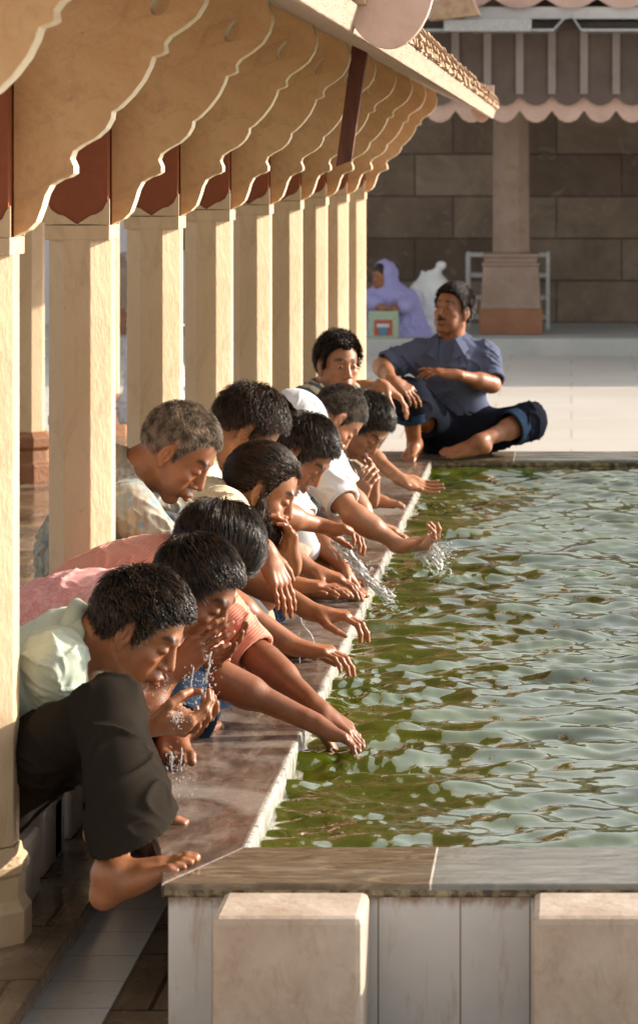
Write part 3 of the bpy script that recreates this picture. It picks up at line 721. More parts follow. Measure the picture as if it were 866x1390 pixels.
def make_hair(p, root, Mh, ho, hs):
    h = p['hair']; rs = np.random.RandomState(p['seed'] + 40); style = h.get('style', 'side'); th = h.get('thick', .12) * .66; cut_ = h.get('line', '')
    nu, nv = 96, 56; u, v = np.meshgrid(np.linspace(0, 2 * np.pi, nu, endpoint=False), np.linspace(.02, np.pi - .02, nv))
    D = np.stack([np.sin(v) * np.cos(u), np.sin(v) * np.sin(u), np.cos(v)], 2).reshape(-1, 3)
    X = CC + D * CR * 1.0; m = sstep(-.006, .010, X[:, 2] - hairline(X[:, 0], X[:, 1], cut_))
    nz = noise3(D, 3.2, p['seed'], 2) * .3 + noise3(D * np.array([2, 9, 4]), 2.2, p['seed'] + 1, 2) * .35
    m2 = sstep(-.004, .055, X[:, 2] - hairline(X[:, 0], X[:, 1], cut_)) * .85 + .15 * m
    sc = .90 + m * .112 + m2 * th * (.75 + h.get('lump', .35) * nz)
    sc *= 1 + h.get('topfull', 0) * sstep(.2, 1, D[:, 2])
    V = CC + D * CR * sc[:, None]; idx = np.arange(nu * nv).reshape(nv, nu); r_ = np.roll(idx, -1, 1)
    F = np.stack([idx[:-1], idx[1:], r_[1:], r_[:-1]], 2).reshape(-1, 4)
    me = fastmesh('hair', ho + hs * (V @ Mh), F)
    hm = HM[h.get('mat', 'black')]
    ho_ = put('hair', me, HS[h.get('mat', 'black')], root, smooth=True)
    n = int(h.get('n', 2200) * 1.5)
    Dr = rs.normal(0, 1, (n * 3, 3)); Dr /= np.linalg.norm(Dr, axis=1, keepdims=True); Xr = CC + Dr * CR * 1.02
    Xr = Xr[(Xr[:, 2] > hairline(Xr[:, 0], Xr[:, 1], cut_) + .004)][:n]; N_ = (Xr - CC) / CR ** 2; N_ /= np.linalg.norm(N_, axis=1, keepdims=True)
    crown = np.array(h.get('crown', (-.07, .02, .11)))
    dr = Xr - crown
    if style == 'forward': dr = dr / (np.linalg.norm(dr, axis=1, keepdims=True) + 1e-6) + np.array([.7, 0, .0])
    if style == 'side': dr = dr / (np.linalg.norm(dr, axis=1, keepdims=True) + 1e-6) + np.array([.3, -.7, 0]) * sstep(.0, .08, Xr[:, 2])[:, None]
    if style == 'back': dr = np.array([-1, 0, .1])[None] + dr * 4
    dr = dr + rs.normal(0, h.get('mess', .12), dr.shape) * np.linalg.norm(dr, axis=1, keepdims=True)
    dr -= N_ * (dr * N_).sum(1, keepdims=True); dr /= np.linalg.norm(dr, axis=1, keepdims=True) + 1e-9
    if h.get('short'): dr = dr * .75 + N_ * .6
    Vs, Fs = strands(Xr, dr, h.get('len', .06), h.get('w', .0011), rs, th * 1.12, None, curl=h.get('curl', .15), lift=h.get('lift', .08), droop=h.get('droop', 0), stickout=h.get('stick', .03), lf=np.clip((Xr[:, 2] - hairline(Xr[:, 0], Xr[:, 1], cut_)) / .05, .28, 1) if cut_ != 'fringe' else np.where(Xr[:, 0] > .03, 1, np.clip((Xr[:, 2] - hairline(Xr[:, 0], Xr[:, 1], '')) / .05, .3, 1)))
    sm = fastmesh('strands', ho + hs * (Vs @ Mh), Fs)
    put('hair_strands', sm, hm, ho_, smooth=True)
    if p.get('beard'):
        b = Sdf(); T = lambda x, y, z: ho + hs * (Mh.T @ V3(x, y, z))
        b.ell(T(.050, 0, -.092), V3(.058, .064, .048) * hs, Mh, .015); b.ell(T(.078, 0, -.108), V3(.033, .038, .042) * hs, Mh, .015)
        for s in (-1, 1): b.cone(T(.010, s * .072, .0), T(.026, s * .064, -.055), .012 * hs, .026 * hs, .012); b.cone(T(.026, s * .062, -.055), T(.062, s * .036, -.1), .028 * hs, .029 * hs, .012)
        b.cone(T(.10, -.02, -.054), T(.10, .02, -.054), .007 * hs, None, .004)
        b.cone(T(.11, -.016, -.068), T(.11, .016, -.068), .008 * hs, None, .004, True)
        bm_ = b.mesh('beard', .0035, lambda P_, N__: .004 * noise3(P_, 60, 5, 2)); bo = put('beard', bm_, HS['brown'], root, smooth=True)
        Pb = verts_of(bm_); Nb = np.empty(len(Pb) * 3, np.float32); bm_.vertices.foreach_get('normal', Nb); Nb = Nb.reshape(-1, 3)
        k = rs.choice(len(Pb), 2200); off = np.array(bo.matrix_parent_inverse.translation); base_ = Pb[k] + np.array(root.location)
        mb = MB(); dn = -Mh[2] * .7
        for q, nn in zip(base_, Nb[k]):
            d = unit(nn * .5 + dn + rs.normal(0, .25, 3)); l = rs.uniform(.012, .026); mb.tube([q, q + d * l * .5, q + unit(d + dn * .5) * l], [.0008, .0007, .0002], 3, cap=False)
        mb.build('beard_strands', hm, bo, smooth=True)
# ------------------------------------------------------------------ who sits where
def default_legs(p, knx=-.985, knz=.05, w=.15):
    for s, q in (('R', -1), ('L', 1)):
        p.setdefault('kn' + s, V3(knx, p['hip'][1] + q * w, knz)); p.setdefault('an' + s, V3(-1.07, p['hip'][1] + q * w, -.28)); p.setdefault('ft' + s, V3(.25, q, 0))
    return p
RIM = 'people washing along the pool edge'
C = {}
C['mint'] = cloth('mint_cotton', 'plain', (.44, .50, .42)); C['darkgrey'] = cloth('charcoal_wool', 'plain', (.026, .0215, .0175), rough=.9)
C['pink'] = cloth('pink_fine_check', 'check', (.66, .25, .25), (.72, .40, .38)); C['salmon'] = cloth('salmon_rib_knit', 'rib', (.74, .30, .21))
C['batik'] = cloth('blue_beige_print', 'batik', (.20, .28, .33), (.36, .34, .29)); C['creamc'] = cloth('cream_cotton', 'plain', (.72, .62, .42))
C['white'] = cloth('white_cotton', 'plain', (.70, .70, .74)); C['denim'] = cloth('grey_denim', 'plain', (.10, .105, .115)); C['ddenim'] = cloth('dark_blue_denim', 'plain', (.022, .035, .06))
C['blue'] = cloth('slate_blue_shirt', 'plain', (.105, .12, .19)); C['navy'] = cloth('navy_trousers', 'plain', (.014, .016, .024)); C['cuff'] = cloth('faded_denim_cuff', 'plain', (.030, .052, .095))
C['stripe'] = cloth('beige_blue_stripe', 'stripe', (.50, .42, .26), (.06, .085, .13)); C['bwcheck'] = cloth('black_white_check', 'check', (.5, .5, .5), (.03, .03, .03), scale=.4)
C['lilac'] = cloth('lilac_shawl', 'plain', (.36, .35, .66)); C['kurta'] = cloth('white_kurta', 'plain', (.66, .65, .74)); C['beigec'] = cloth('beige_trousers', 'plain', (.36, .29, .21))

def yy(w, dy): w = w.copy(); w[1] += dy; return w
# --- nearest: mint shirt, knee up
Y = 6.93
person(default_legs(dict(seed=1, vox=.0038, label='young man in mint shirt and charcoal trousers squatting barefoot at the near pool corner', group=RIM, skin=SK[0],
    hip=W(-18, 1065, Y + .12), mid=W(20, 945, Y + .04), neck=W(112, 868, Y), head=W(186, 858, Y - .03), fwd=(.86, -.14, -.52), hs=1.04,
    fsc=.87, hemcR=W(182, 1124, Y - .73), hemr=.100, hemnR=V3(.36, .08, -.93), knR=W(148, 965, Y - .42), anR=W(154, 1184, Y - .85), ftR=V3(.89, -.06, .44), fuR=(-.44, 0, .89), knL=W(150, 1000, Y - .02), anL=W(150, 1105, Y - .42), ftL=V3(.95, -.06, .22), fuL=(-.22, 0, 1),
    elR=W(95, 1010, Y - .12), wrR=W(203, 985, Y - .14), hdR=dict(f=(.85, .25, .0), n=(-.05, .55, .8), curl=(.55, .6, .4), thumb=.7),
    elL=W(120, 1000, Y + .2), wrL=W(212, 975, Y + .06), hdL=dict(f=(.9, -.2, -.1), n=(-.05, -.5, .85), curl=(.5, .6, .4), thumb=.6),
    shirt=C['mint'], sleeve=.8, trousers=C['darkgrey'], hem=.90, wide=.90, tfold=.006, fold=.009,
    hair=dict(style='forward', thick=.20, len=.036, mess=.30, curl=.35, lift=.10, n=3600, w=.0015, lump=.6))))
# --- pink check, hands over face
Y = 7.33
person(default_legs(dict(seed=2, vox=.004, label='man in pink checked shirt bent low, pressing wet hands over his face', group=RIM, skin=SK[1],
    hip=W(-15, 965, Y), mid=W(72, 848, Y), neck=W(190, 822, Y), head=W(262, 806, Y), fwd=(.82, -.24, -.52), hs=1.02,
    elR=W(185, 985, Y - .18), wrR=W(232, 912, Y - .13), hdR=dict(f=(.75, .10, .62), n=(.45, .85, -.35), curl=(.12, .2, .15), thumb=.2, spread=.05),
    elL=W(230, 1000, Y + .15), wrL=W(262, 912, Y + .04), hdL=dict(f=(.85, -.15, .5), n=(-.4, -.3, .85), curl=(.2, .25, .2), thumb=.3),
    knR=W(235, 930, Y - .02), anR=W(232, 985, Y - .12), anL=W(250, 975, Y + .1), shirt=C['pink'], sleeve=.45, trousers=C['ddenim'], collar=False,
    hair=dict(style='forward', thick=.17, len=.050, mess=.12, curl=.12, lift=.06, n=3200, w=.0014))))
# --- salmon, both arms to the water
Y = 7.74
person(default_legs(dict(seed=3, vox=.004, label='man in salmon ribbed top leaning out with both hands dipped in the water', group=RIM, skin=SK[1],
    hip=W(10, 930, Y), mid=W(112, 820, Y), neck=W(228, 765, Y), head=W(286, 752, Y), fwd=(.66, .08, -.75), hs=1.04,
    shR=W(252, 835, Y - .19), elR=W(285, 915, Y - .24), wrR=W(428, 982, Y - .26), hdR=dict(f=(.86, -.05, -.45), n=(-.35, -.25, -.9), curl=(.3, .4, .3), thumb=.5),
    shL=W(268, 800, Y + .15), elL=W(352, 893, Y + .03), wrL=W(436, 965, Y - .13), hdL=dict(f=(.8, -.1, -.55), n=(-.5, .1, -.8), curl=(.25, .4, .3), thumb=.4),
    shirt=C['salmon'], sleeve=.93, trousers=C['ddenim'], collar=False, fold=.004,
    hair=dict(style='side', thick=.17, len=.085, mess=.07, curl=.08, lift=.07, n=3400, w=.0013, line='fringe'))))
# --- grey haired man
Y = 8.42
person(default_legs(dict(seed=4, vox=.0042, label='grey-haired man in blue and beige patterned shirt looking down behind the second pillar', group=RIM, skin=SK[0],
    hip=W(88, 885, Y), mid=W(105, 745, Y), neck=W(176, 642, Y), head=W(238, 616, Y), fwd=(.77, -.10, -.62), hs=1.08, bw=1.12,
    shR=W(176, 692, Y - .21), elR=W(282, 800, Y - .22), wrR=W(404, 879, Y - .22), hdR=dict(f=(.95, -.1, -.12), n=(0, 0, -1), curl=(.35, .55, .35), thumb=.4),
    shL=W(205, 675, Y + .19), elL=W(325, 775, Y + .1), wrL=W(428, 832, Y + .0), hdL=dict(f=(.95, -.05, -.1), n=(0, 0, -1), curl=(.4, .6, .35), thumb=.4),
    knR=W(222, 735, Y - .15), anR=V3(-1.06, Y - .12, -.1), knL=W(262, 745, Y + .2), anL=V3(-.92, Y + .2, .07), ftL=(1, 0, 0),
    shirt=C['batik'], sleeve=.98, trousers=C['denim'], fold=.008, collarmat=cloth('collar_olive', 'plain', (.34, .30, .22)),
    hair=dict(style='forward', thick=.085, len=.020, mess=.25, short=True, n=6500, w=.0008, mat='grey', curl=.15, line='recede', lift=.03))))
# --- bearded man
Y = 8.83
person(default_legs(dict(seed=5, vox=.0042, label='bearded man in cream shirt rinsing his mouth from a cupped hand', group=RIM, skin=SK[0],
    hip=W(185, 845, Y), mid=W(232, 732, Y), neck=W(300, 690, Y), head=W(352, 668, Y), fwd=(.90, .08, -.44), hs=1.05,
    shR=W(302, 700, Y - .17), elR=W(314, 748, Y - .50), wrR=W(364, 752, Y - .54), hdR=dict(f=(.38, .0, -.92), n=(-.75, .55, -.3), curl=(.10, .2, .12), thumb=.1, spread=.03),
    elL=W(352, 815, Y + .15), wrL=W(398, 762, Y - .02), hdL=dict(f=(-.12, -.1, 1), n=(-.85, -.45, .1), curl=(.45, .5, .3), thumb=.5),
    shirt=C['creamc'], sleeve=.85, sr=.03, trousers=C['beigec'], beard=True, hemn=None, fold=.008, loose=1.4,
    hair=dict(style='back', thick=.11, len=.04, mess=.14, curl=.15, lift=.05, n=3600, w=.0011, crown=(.08, 0, .1), mat='brown', line='recede'))))
# --- tousled hair
Y = 9.22
person(default_legs(dict(seed=6, vox=.005, label='man with tousled dark brown hair, face hidden, bent behind the bearded man', group=RIM, skin=SK[0],
    hip=W(195, 780, Y), mid=W(222, 690, Y), neck=W(278, 615, Y), head=W(330, 585, Y), fwd=(.66, .15, -.74), hs=1.04,
    elR=W(312, 735, Y - .1), wrR=W(396, 792, Y - .1), hdR=dict(f=(1, 0, -.1), n=(0, 0, -1), curl=(.1, .2, .15), thumb=.2),
    elL=W(340, 715, Y + .2), wrL=W(425, 775, Y + .2), hdL=dict(f=(1, 0, -.3), n=(0, 0, -1)),
    shirt=C['creamc'], sleeve=.7, trousers=C['ddenim'],
    hair=dict(style='side', thick=.15, len=.045, mess=.35, curl=.4, lift=.11, n=3600, w=.0012, mat='brown', stick=.06, lump=.7))))
# --- white tee
Y = 9.86
person(default_legs(dict(seed=7, vox=.005, label='black-haired man in loose white T-shirt splashing water between both hands', group=RIM, skin=SK[0],
    hip=W(262, 770, Y), mid=W(298, 690, Y), neck=W(355, 640, Y), head=W(407, 617, Y), fwd=(.66, -.16, -.72), hs=1.02,
    shR=W(352, 672, Y - .17), elR=W(372, 697, Y - .40), wrR=W(436, 714, Y - .28), hdR=dict(f=(.95, -.1, -.15), n=(0, -.3, -1), curl=(.5, .6, .4), thumb=.4),
    shL=W(378, 660, Y + .18), elL=W(424, 725, Y + .1), wrL=W(464, 768, Y + .02), hdL=dict(f=(.45, -.1, -.85), n=(-.7, -.4, -.3), curl=(.3, .4, .3)),
    knR=W(395, 770, Y - .05), anR=W(425, 785, Y - .05), ftR=(1, -.15, 0), anL=W(440, 770, Y + .1), ftL=(1, 0, 0), hem=.45,
    extra=[(W(385, 672, Y + .05), W(408, 738, Y + .05), .055, .075)],
    shirt=C['white'], sleeve=.7, trousers=C['beigec'], collar=False,
    hair=dict(style='forward', thick=.15, len=.045, mess=.12, curl=.12, lift=.06, n=3200, w=.0013))))
# --- white cap
Y = 10.38
pc = default_legs(dict(seed=8, vox=.0055, label='man in a white cloth skullcap, mostly hidden between darker heads', group=RIM, skin=SK[0],
    hip=W(255, 735, Y), mid=W(290, 665, Y), neck=W(340, 612, Y), head=W(395, 583, Y), fwd=(.6, .1, -.78), hs=1.0,
    elR=W(350, 690, Y), wrR=W(390, 715, Y), elL=W(360, 690, Y + .25), wrL=W(400, 720, Y + .2),
    shirt=C['creamc'], sleeve=.8, trousers=C['ddenim'], hair=dict(style='forward', thick=.06, len=.02, short=True, n=1500, w=.001)))
rt = person(pc); Mh, ho, hs = head_frame(pc)
S = Sdf(); T = lambda x, y, z: ho + hs * (Mh.T @ V3(x, y, z)); S.ell(T(-.012, 0, .052), V3(.112, .090, .092) * hs, Mh); S.cut(T(0, 0, .055), -Mh[2], .003)
S.ell(T(-.012, 0, .045), V3(.103, .081, .085) * hs, Mh, .002, True)
put('skullcap', S.mesh('cap', .0045, lambda P_, N_: fold(P_, 3, (1, 0, 1), 40, .003)), C['white'], rt, smooth=True)
# --- cropped grey head, arm splashing
Y = 11.05
person(default_legs(dict(seed=9, vox=.005, label='man with close-cropped greying hair, bare arm flicking water from the pool', group=RIM, skin=SK[2],
    hip=W(330, 725, Y), mid=W(358, 650, Y), neck=W(402, 590, Y), head=W(452, 570, Y), fwd=(.55, .2, -.8), hs=1.02,
    shR=W(432, 640, Y - .2), elR=W(480, 700, Y - .35), wrR=W(546, 742, Y - .35), hdR=dict(f=(.95, .05, .12), n=(-.1, -.25, .9), curl=(.7, .75, .5), thumb=.6),
    shL=W(440, 625, Y + .15), elL=W(480, 680, Y + .15), wrL=W(505, 712, Y + .1), hdL=dict(f=(1, 0, -.3), n=(0, 0, -1)),
    shirt=C['white'], sleeve=.72, trousers=C['denim'], collar=False, sr=.02,
    hair=dict(style='forward', thick=.05, len=.012, mess=.2, short=True, n=5200, w=.0009, mat='dgrey', curl=.1, lift=.02))))
# --- hands at nose, ring
Y = 11.82
pr = default_legs(dict(seed=10, vox=.005, label='dark-haired man in black and white check holding ringed hands to his nose', group=RIM, skin=SK[2],
    hip=W(382, 705, Y), mid=W(405, 640, Y), neck=W(450, 602, Y), head=W(490, 578, Y), fwd=(.6, -.22, -.76), hs=1.05,
    elR=W(436, 725, Y - .22), wrR=W(482, 685, Y - .2), hdR=dict(f=(.35, .1, .9), n=(.35, .9, -.1), curl=(.35, .45, .3), thumb=.4),
    elL=W(460, 715, Y + .2), wrL=W(506, 674, Y + .02), hdL=dict(f=(-.02, -.1, 1), n=(-.7, -.6, 0), curl=(.2, .4, .3), thumb=.3),
    anL=W(488, 668, Y + .1), ftL=(1, 0, 0), knL=W(450, 690, Y + .1), hem=.8,
    shirt=C['bwcheck'], sleeve=1.1, trousers=C['denim'],
    hair=dict(style='forward', thick=.16, len=.05, mess=.12, curl=.15, lift=.05, n=2600, w=.0012)))
rt = person(pr)
# --- striped shirt, looking out
Y = 13.15
person(default_legs(dict(seed=11, vox=.0055, label='young man in beige and blue striped shirt looking back over the bent heads', group=RIM, skin=SK[2],
    hip=W(398, 640, Y), mid=W(410, 585, Y), neck=W(440, 532, Y), head=W(459, 497, Y - .02), fwd=(.50, -.85, -.08), hs=1.05, eyes=True, look=-.3, lash=False, moustache=False, lat=(.25, .95, 0),
    shR=W(418, 548, Y - .12), elR=W(490, 610, Y - .1), wrR=W(546, 652, Y - .3), hdR=dict(f=(.95, -.1, -.25), n=(-.1, -.5, .85), curl=(.15, .2, .15), thumb=.3),
    shL=W(455, 548, Y + .18), elL=W(482, 531, Y + .4), wrL=W(522, 524, Y + .32), hdL=dict(f=(.75, 0, -.6), n=(-.6, 0, -.75), curl=(.3, .4, .3)),
    shirt=C['stripe'], sleeve=.8, trousers=C['beigec'],
    hair=dict(style='side', thick=.19, len=.032, mess=.35, curl=.3, lift=.16, n=3600, w=.0014, topfull=.09, stick=.06, line='recede'))))
# --- cross-legged man
Y = 14.85
person(dict(seed=12, vox=.0055, label='moustached man in slate blue shirt and navy trousers sitting on the far pool corner', group=None, skin=SK[0],
    hip=W(622, 590, Y), mid=W(612, 535, Y), neck=W(612, 464, Y), head=W(614, 424, Y - .02), fwd=(-.52, -.80, .22), up=(.06, 0, 1), hs=1.03, bw=1.12, lat=(.97, -.2, 0), eyes=True, look=.3, lash=False, moustache=True, stubble=.5,
    base=W(622, 612, Y),
    shR=W(565, 483, Y), elR=W(517, 497, Y - .1), wrR=W(534, 517, Y - .50), hdR=dict(f=(.75, -.1, -.5), n=(.3, .3, -.8), curl=(.3, .4, .3)),
    shL=W(657, 485, Y), elL=W(668, 522, Y - .12), wrL=W(618, 508, Y - .30), hdL=dict(f=(-1, -.1, .12), n=(0, .25, -1), curl=(.2, .35, .3), fc={'i': (.05, .1, .1)}, thumb=.2),
    knR=W(556, 540, Y - .40), anR=W(562, 602, Y - .28), ftR=V3(-.15, -.9, -.1), hemR=.42, knL=W(716, 572, Y - .12), anL=W(648, 600, Y - .35), ftL=V3(-.9, -.3, -.1), fuL=(0, -.5, .8), hemL=.35,
    shirt=C['blue'], sleeve=.9, sr=.022, trousers=C['navy'], wide=1.18, cuffs=C['cuff'], fold=.007,
    vneck=True,
    hair=dict(style='side', thick=.15, len=.022, mess=.3, curl=.25, lift=.12, n=4200, w=.0014, topfull=.08, stick=.05)))
# --- woman in lilac on the far step
Y = 27.75
def woman():
    h = W(519, 376, Y); f, l, u = frame((-.62, -.78, -.05)); Mh = np.stack([f, l, u]); nk = h + V3(.01, .01, -.15)
    B_ = Sdf(); sdf_head(B_, Mh, h, 1.05, nk); c = h + V3(.06, .05, -.42)
    B_.cone(nk, c, .09, .14, .05); B_.cone(c, c - V3(0, 0, .22), .15, .17, .05)
    wr = W(516, 417, Y - .32); wl = W(534, 419, Y - .32)
    B_.cone(nk + V3(-.17, 0, -.06), wr, .05, .03); B_.cone(nk + V3(.2, 0, -.06), wl, .05, .03)
    sdf_hand(B_, wr, V3(.9, -.1, 0), V3(0, 0, -1), 'R', seed=5); sdf_hand(B_, wl, V3(-.9, -.1, 0), V3(0, 0, -1), 'L', seed=6)
    me = B_.mesh('body', .009); P = verts_of(me); set_tint(me, np.ones((len(P), 3)))
    rt = empty('person', W(524, 456, Y), 'woman wrapped in a lilac shawl sitting on the far step', 'person'); put('body', me, SK[0], rt, smooth=True)
    s = Sdf(); T = lambda x, y, z: h + 1.05 * (Mh.T @ V3(x, y, z))
    s.ell(T(-.03, 0, .045), V3(.125, .105, .115), Mh); s.cone(T(-.05, 0, 0), nk + V3(.04, .04, -.02), .11, .13, .05)
    s.ell(T(.105, 0, .0), V3(.085, .075, .115), Mh, .02, True)
    s.cone(nk + V3(-.10, 0, -.07), nk + V3(.22, .02, -.07), .10, .11, .06); s.cone(nk + V3(.05, .02, -.1), c + V3(.06, 0, .0), .19, .26, .06); s.ell(c + V3(.0, 0, .08), (.24, .2, .28), None, .06); s.ell(c + V3(.04, 0, -.15), (.31, .27, .17), None, .06)
    s.cone(nk + V3(-.18, 0, -.08), wr + V3(-.05, .06, .03), .1, .07, .05); s.cone(nk + V3(.24, 0, -.1), wl + V3(.09, .06, .02), .1, .07, .05)
    s.cone(nk + V3(.26, 0, -.12), c + V3(.3, -.05, -.15), .08, .12, .05)
    put('shawl', s.mesh('shawl', .009, lambda P_, N_: fold(P_, 4, (.8, 0, .6), 18, .009)), C['lilac'], rt, smooth=True)
    hh = Sdf(); hh.ell(T(-.005, 0, .048), V3(.106, .083, .097), Mh); hh.ell(T(.10, 0, -.01), V3(.07, .1, .075), Mh, .005, True); put('hair', hh.mesh('hair', .007), HM['black'], rt, smooth=True)
woman()
# --- standing man in white kurta behind the pillars
def kurta():
    Y = 17.7; b = W(208, 620, Y); b[2] = -.3
    B_ = Sdf(); h = b + V3(0, 0, 1.60); nk = b + V3(-.02, 0, 1.44); f, l, u = frame((.9, .3, -.05)); sdf_head(B_, np.stack([f, l, u]), h, 1.0, nk)
    B_.cone(nk, b + V3(0, 0, .9), .12, .13, .05)
    for s in (-1, 1):
        sh = nk + l * s * .17 - V3(0, 0, .06); el = sh + V3(.02, s * .04, -.3); wr = el + V3(.05, 0, -.25); limb(B_, sh, el, wr, (.05, .04, .04, .027)); sdf_hand(B_, wr, V3(.1, 0, -1), V3(0, -s, 0), 'L' if s > 0 else 'R', seed=3)
        a = b + l * s * .09; limb(B_, a + V3(0, 0, .9), a + V3(.02, 0, .48), a + V3(0, 0, .08), (.08, .055, .055, .035)); sdf_foot(B_, a + V3(0, 0, .08), f, side=-s)
    me = B_.mesh('body', .008); set_tint(me, np.ones((len(me.vertices), 3)))
    rt = empty('person', b, 'man in long white kurta standing behind the third pillar', 'person'); put('body', me, SK[0], rt, smooth=True)
    s = Sdf(); s.cone(nk - V3(0, 0, .07), b + V3(0, 0, .95), .16, .16, .05, flat=(f, .75)); s.cone(b + V3(0, 0, 1), b + V3(0, 0, .22), .17, .25, .05, flat=(f, .8))
    for q in (-1, 1): s.cone(nk + l * q * .06 - V3(0, 0, .06), nk + l * q * .17 - V3(0, 0, .06), .065, .07, .05); s.cone(nk + l * q * .17 - V3(0, 0, .06), nk + l * q * .21 + V3(.05, 0, -.55), .07, .06, .03)
    s.cut(b + V3(0, 0, .22), V3(0, 0, -1), .004)
    put('kurta', s.mesh('kurta', .009, lambda P_, N_: fold(P_, 6, (.5, .8, .05), 34, .018)), C['kurta'], rt, smooth=True)
    s = Sdf()
    for q in (-1, 1): a = b + l * q * .09; s.cone(a + V3(0, 0, .5), a + V3(0, 0, .1), .09, .075, .03)
    put('trousers', s.mesh('trousers', .009), C['kurta'], rt, smooth=True)
    hh = Sdf(); hh.ell(h + V3(-.01, 0, .05), V3(.106, .085, .098), np.stack([f, l, u])); hh.cut(h + V3(0, 0, .03), V3(.5, .1, -1), .01); put('hair', hh.mesh('hair', .007), HM['black'], rt, smooth=True)
kurta()
# ------------------------------------------------------------------ the place
XI, YN, YF, XR = -.695, 6.251, 14.476, 3.6
XO, YO = -1.0, 5.93
G = -.36; PL = -.30
def XYZ(u, v, w): return (u, v, w)
# ground: one big sheet with the pool trench left open
mb = MB(); hx0, hx1, hy0, hy1 = -1.16, XR + .65, 5.0, 15.45; B_ = 260
for a in ((-B_, hx0, -B_, B_), (hx1, B_, -B_, B_), (hx0, hx1, -B_, hy0), (hx0, hx1, hy1, B_)):
    mb.box(a[0], a[1], a[2], a[3], PL - .3, PL)
tag(mb.build('ground', M['plaza']), kind='structure')
tag(MB().box(-3.6, -1.185, 3.6, 19.2, PL - .02, PL + .004).build('platform_floor', M['terrace']), kind='structure')
mb = MB().box(-1.185, -1.135, 4.9, 15.5, PL - .03, PL + .006); tag(mb.build('platform_kerb', M['terrace'], bevel=.004), kind='structure')
tag(MB().box(-1.158, -1.150, 5.0, 15.45, G, PL - .03).build('platform_step_face', M['ptile']), kind='structure')
tag(MB().box(-1.16, XR + .65, 5.0, 15.45, G - .05, G).build('gutter_floor', M['terrace']), kind='structure')
tag(MB().box(-1.149, -.985, 5.0, 15.44, G, G + .004).build('gutter_tiles', M['ptile']), kind='structure')

# pool
pool = empty('ablution_pool', (XI, YN, G), 'raised rectangular ablution pool with worn marble rim and green water', 'pool')
rim_l = [(XI, YN), (-.823, YO), (-.87, YO + .30), (-.945, YO + .62), (XO, YO + 1.1), (XO, YF + .30), (XI, YF + .002)]
MB().prism(rim_l, XYZ, -.030, 0).build('side_coping', M['coping'], pool, bevel=.004)
MB().prism([(-.821, YO), (XR + .3, YO), (XR + .3, YN), (XI + .001, YN)], XYZ, -.028, .001).build('front_coping', M['fcoping'], pool, bevel=.005)
mb = MB().prism([(XI + .003, YF), (XR + .3, YF), (XR + .3, YF + .46), (XO, YF + .46), (XO, YF + .305)], XYZ, -.03, .001); mb.build('far_coping', M['fcoping'], pool, bevel=.004)
MB().box(XR, XR + .3, YN + .002, YF - .002, -.03, 0).build('right_coping', M['fcoping'], pool, bevel=.004)
mb = MB(); wl = [(XI - .03, YF + .3), (-.87, YF + .3), (-.87, YO + 1.1), (-.812, YO + .018), (XI - .03, YO + .018)]
mb.prism(wl, XYZ, G - .02, -.031).build('side_wall', M['ftile'], pool)
MB().box(XI - .029, XR + .28, YO + .016, YN - .03, G - .02, -.029).build('front_wall', M['ftile'], pool)
MB().box(XI - .029, XR + .28, YF + .03, YF + .44, G - .02, -.031).build('far_wall', M['ftile'], pool)
mb = MB().box(XI - .028, XI - .001, YN - .02, YF, -.42, -.0305); mb.build('inner_side_face', M['inner'], pool)
# thin white wet lip running down from the coping
rs = np.random.RandomState(3); n = 360; ys = np.linspace(YN + .002, YF, n)
lipx = .006 + .004 * np.abs(noise3(np.stack([ys * 4, ys * 0, ys * 0], 1), 1, 4, 3)); vs = []
for y, l in zip(ys, lipx): vs += [(XI, y, -.002), (XI + l, y, -.004), (XI + l * 1.4, y, -.03), (XI + l * 1.2, y, -.09)]
me = fastmesh('lip', np.array(vs), np.array([[i * 4 + j, i * 4 + j + 1, (i + 1) * 4 + j + 1, (i + 1) * 4 + j] for i in range(n - 1) for j in range(3)])); put('inner_edge', me, M['inner'], pool, smooth=True)
MB().box(XI - .02, XR + .02, YN - .02, YN + .0, -.42, -.0285).build('inner_front_face', M['inner'], pool)
MB().box(XI - .02, XR + .02, YF - .006, YF + .029, -.42, -.0305).build('inner_far_face', M['fcoping'], pool)
MB().box(XI - .02, XR + .02, YN - .02, YF + .02, -.44, -.42).build('pool_floor', M['inner'], pool)

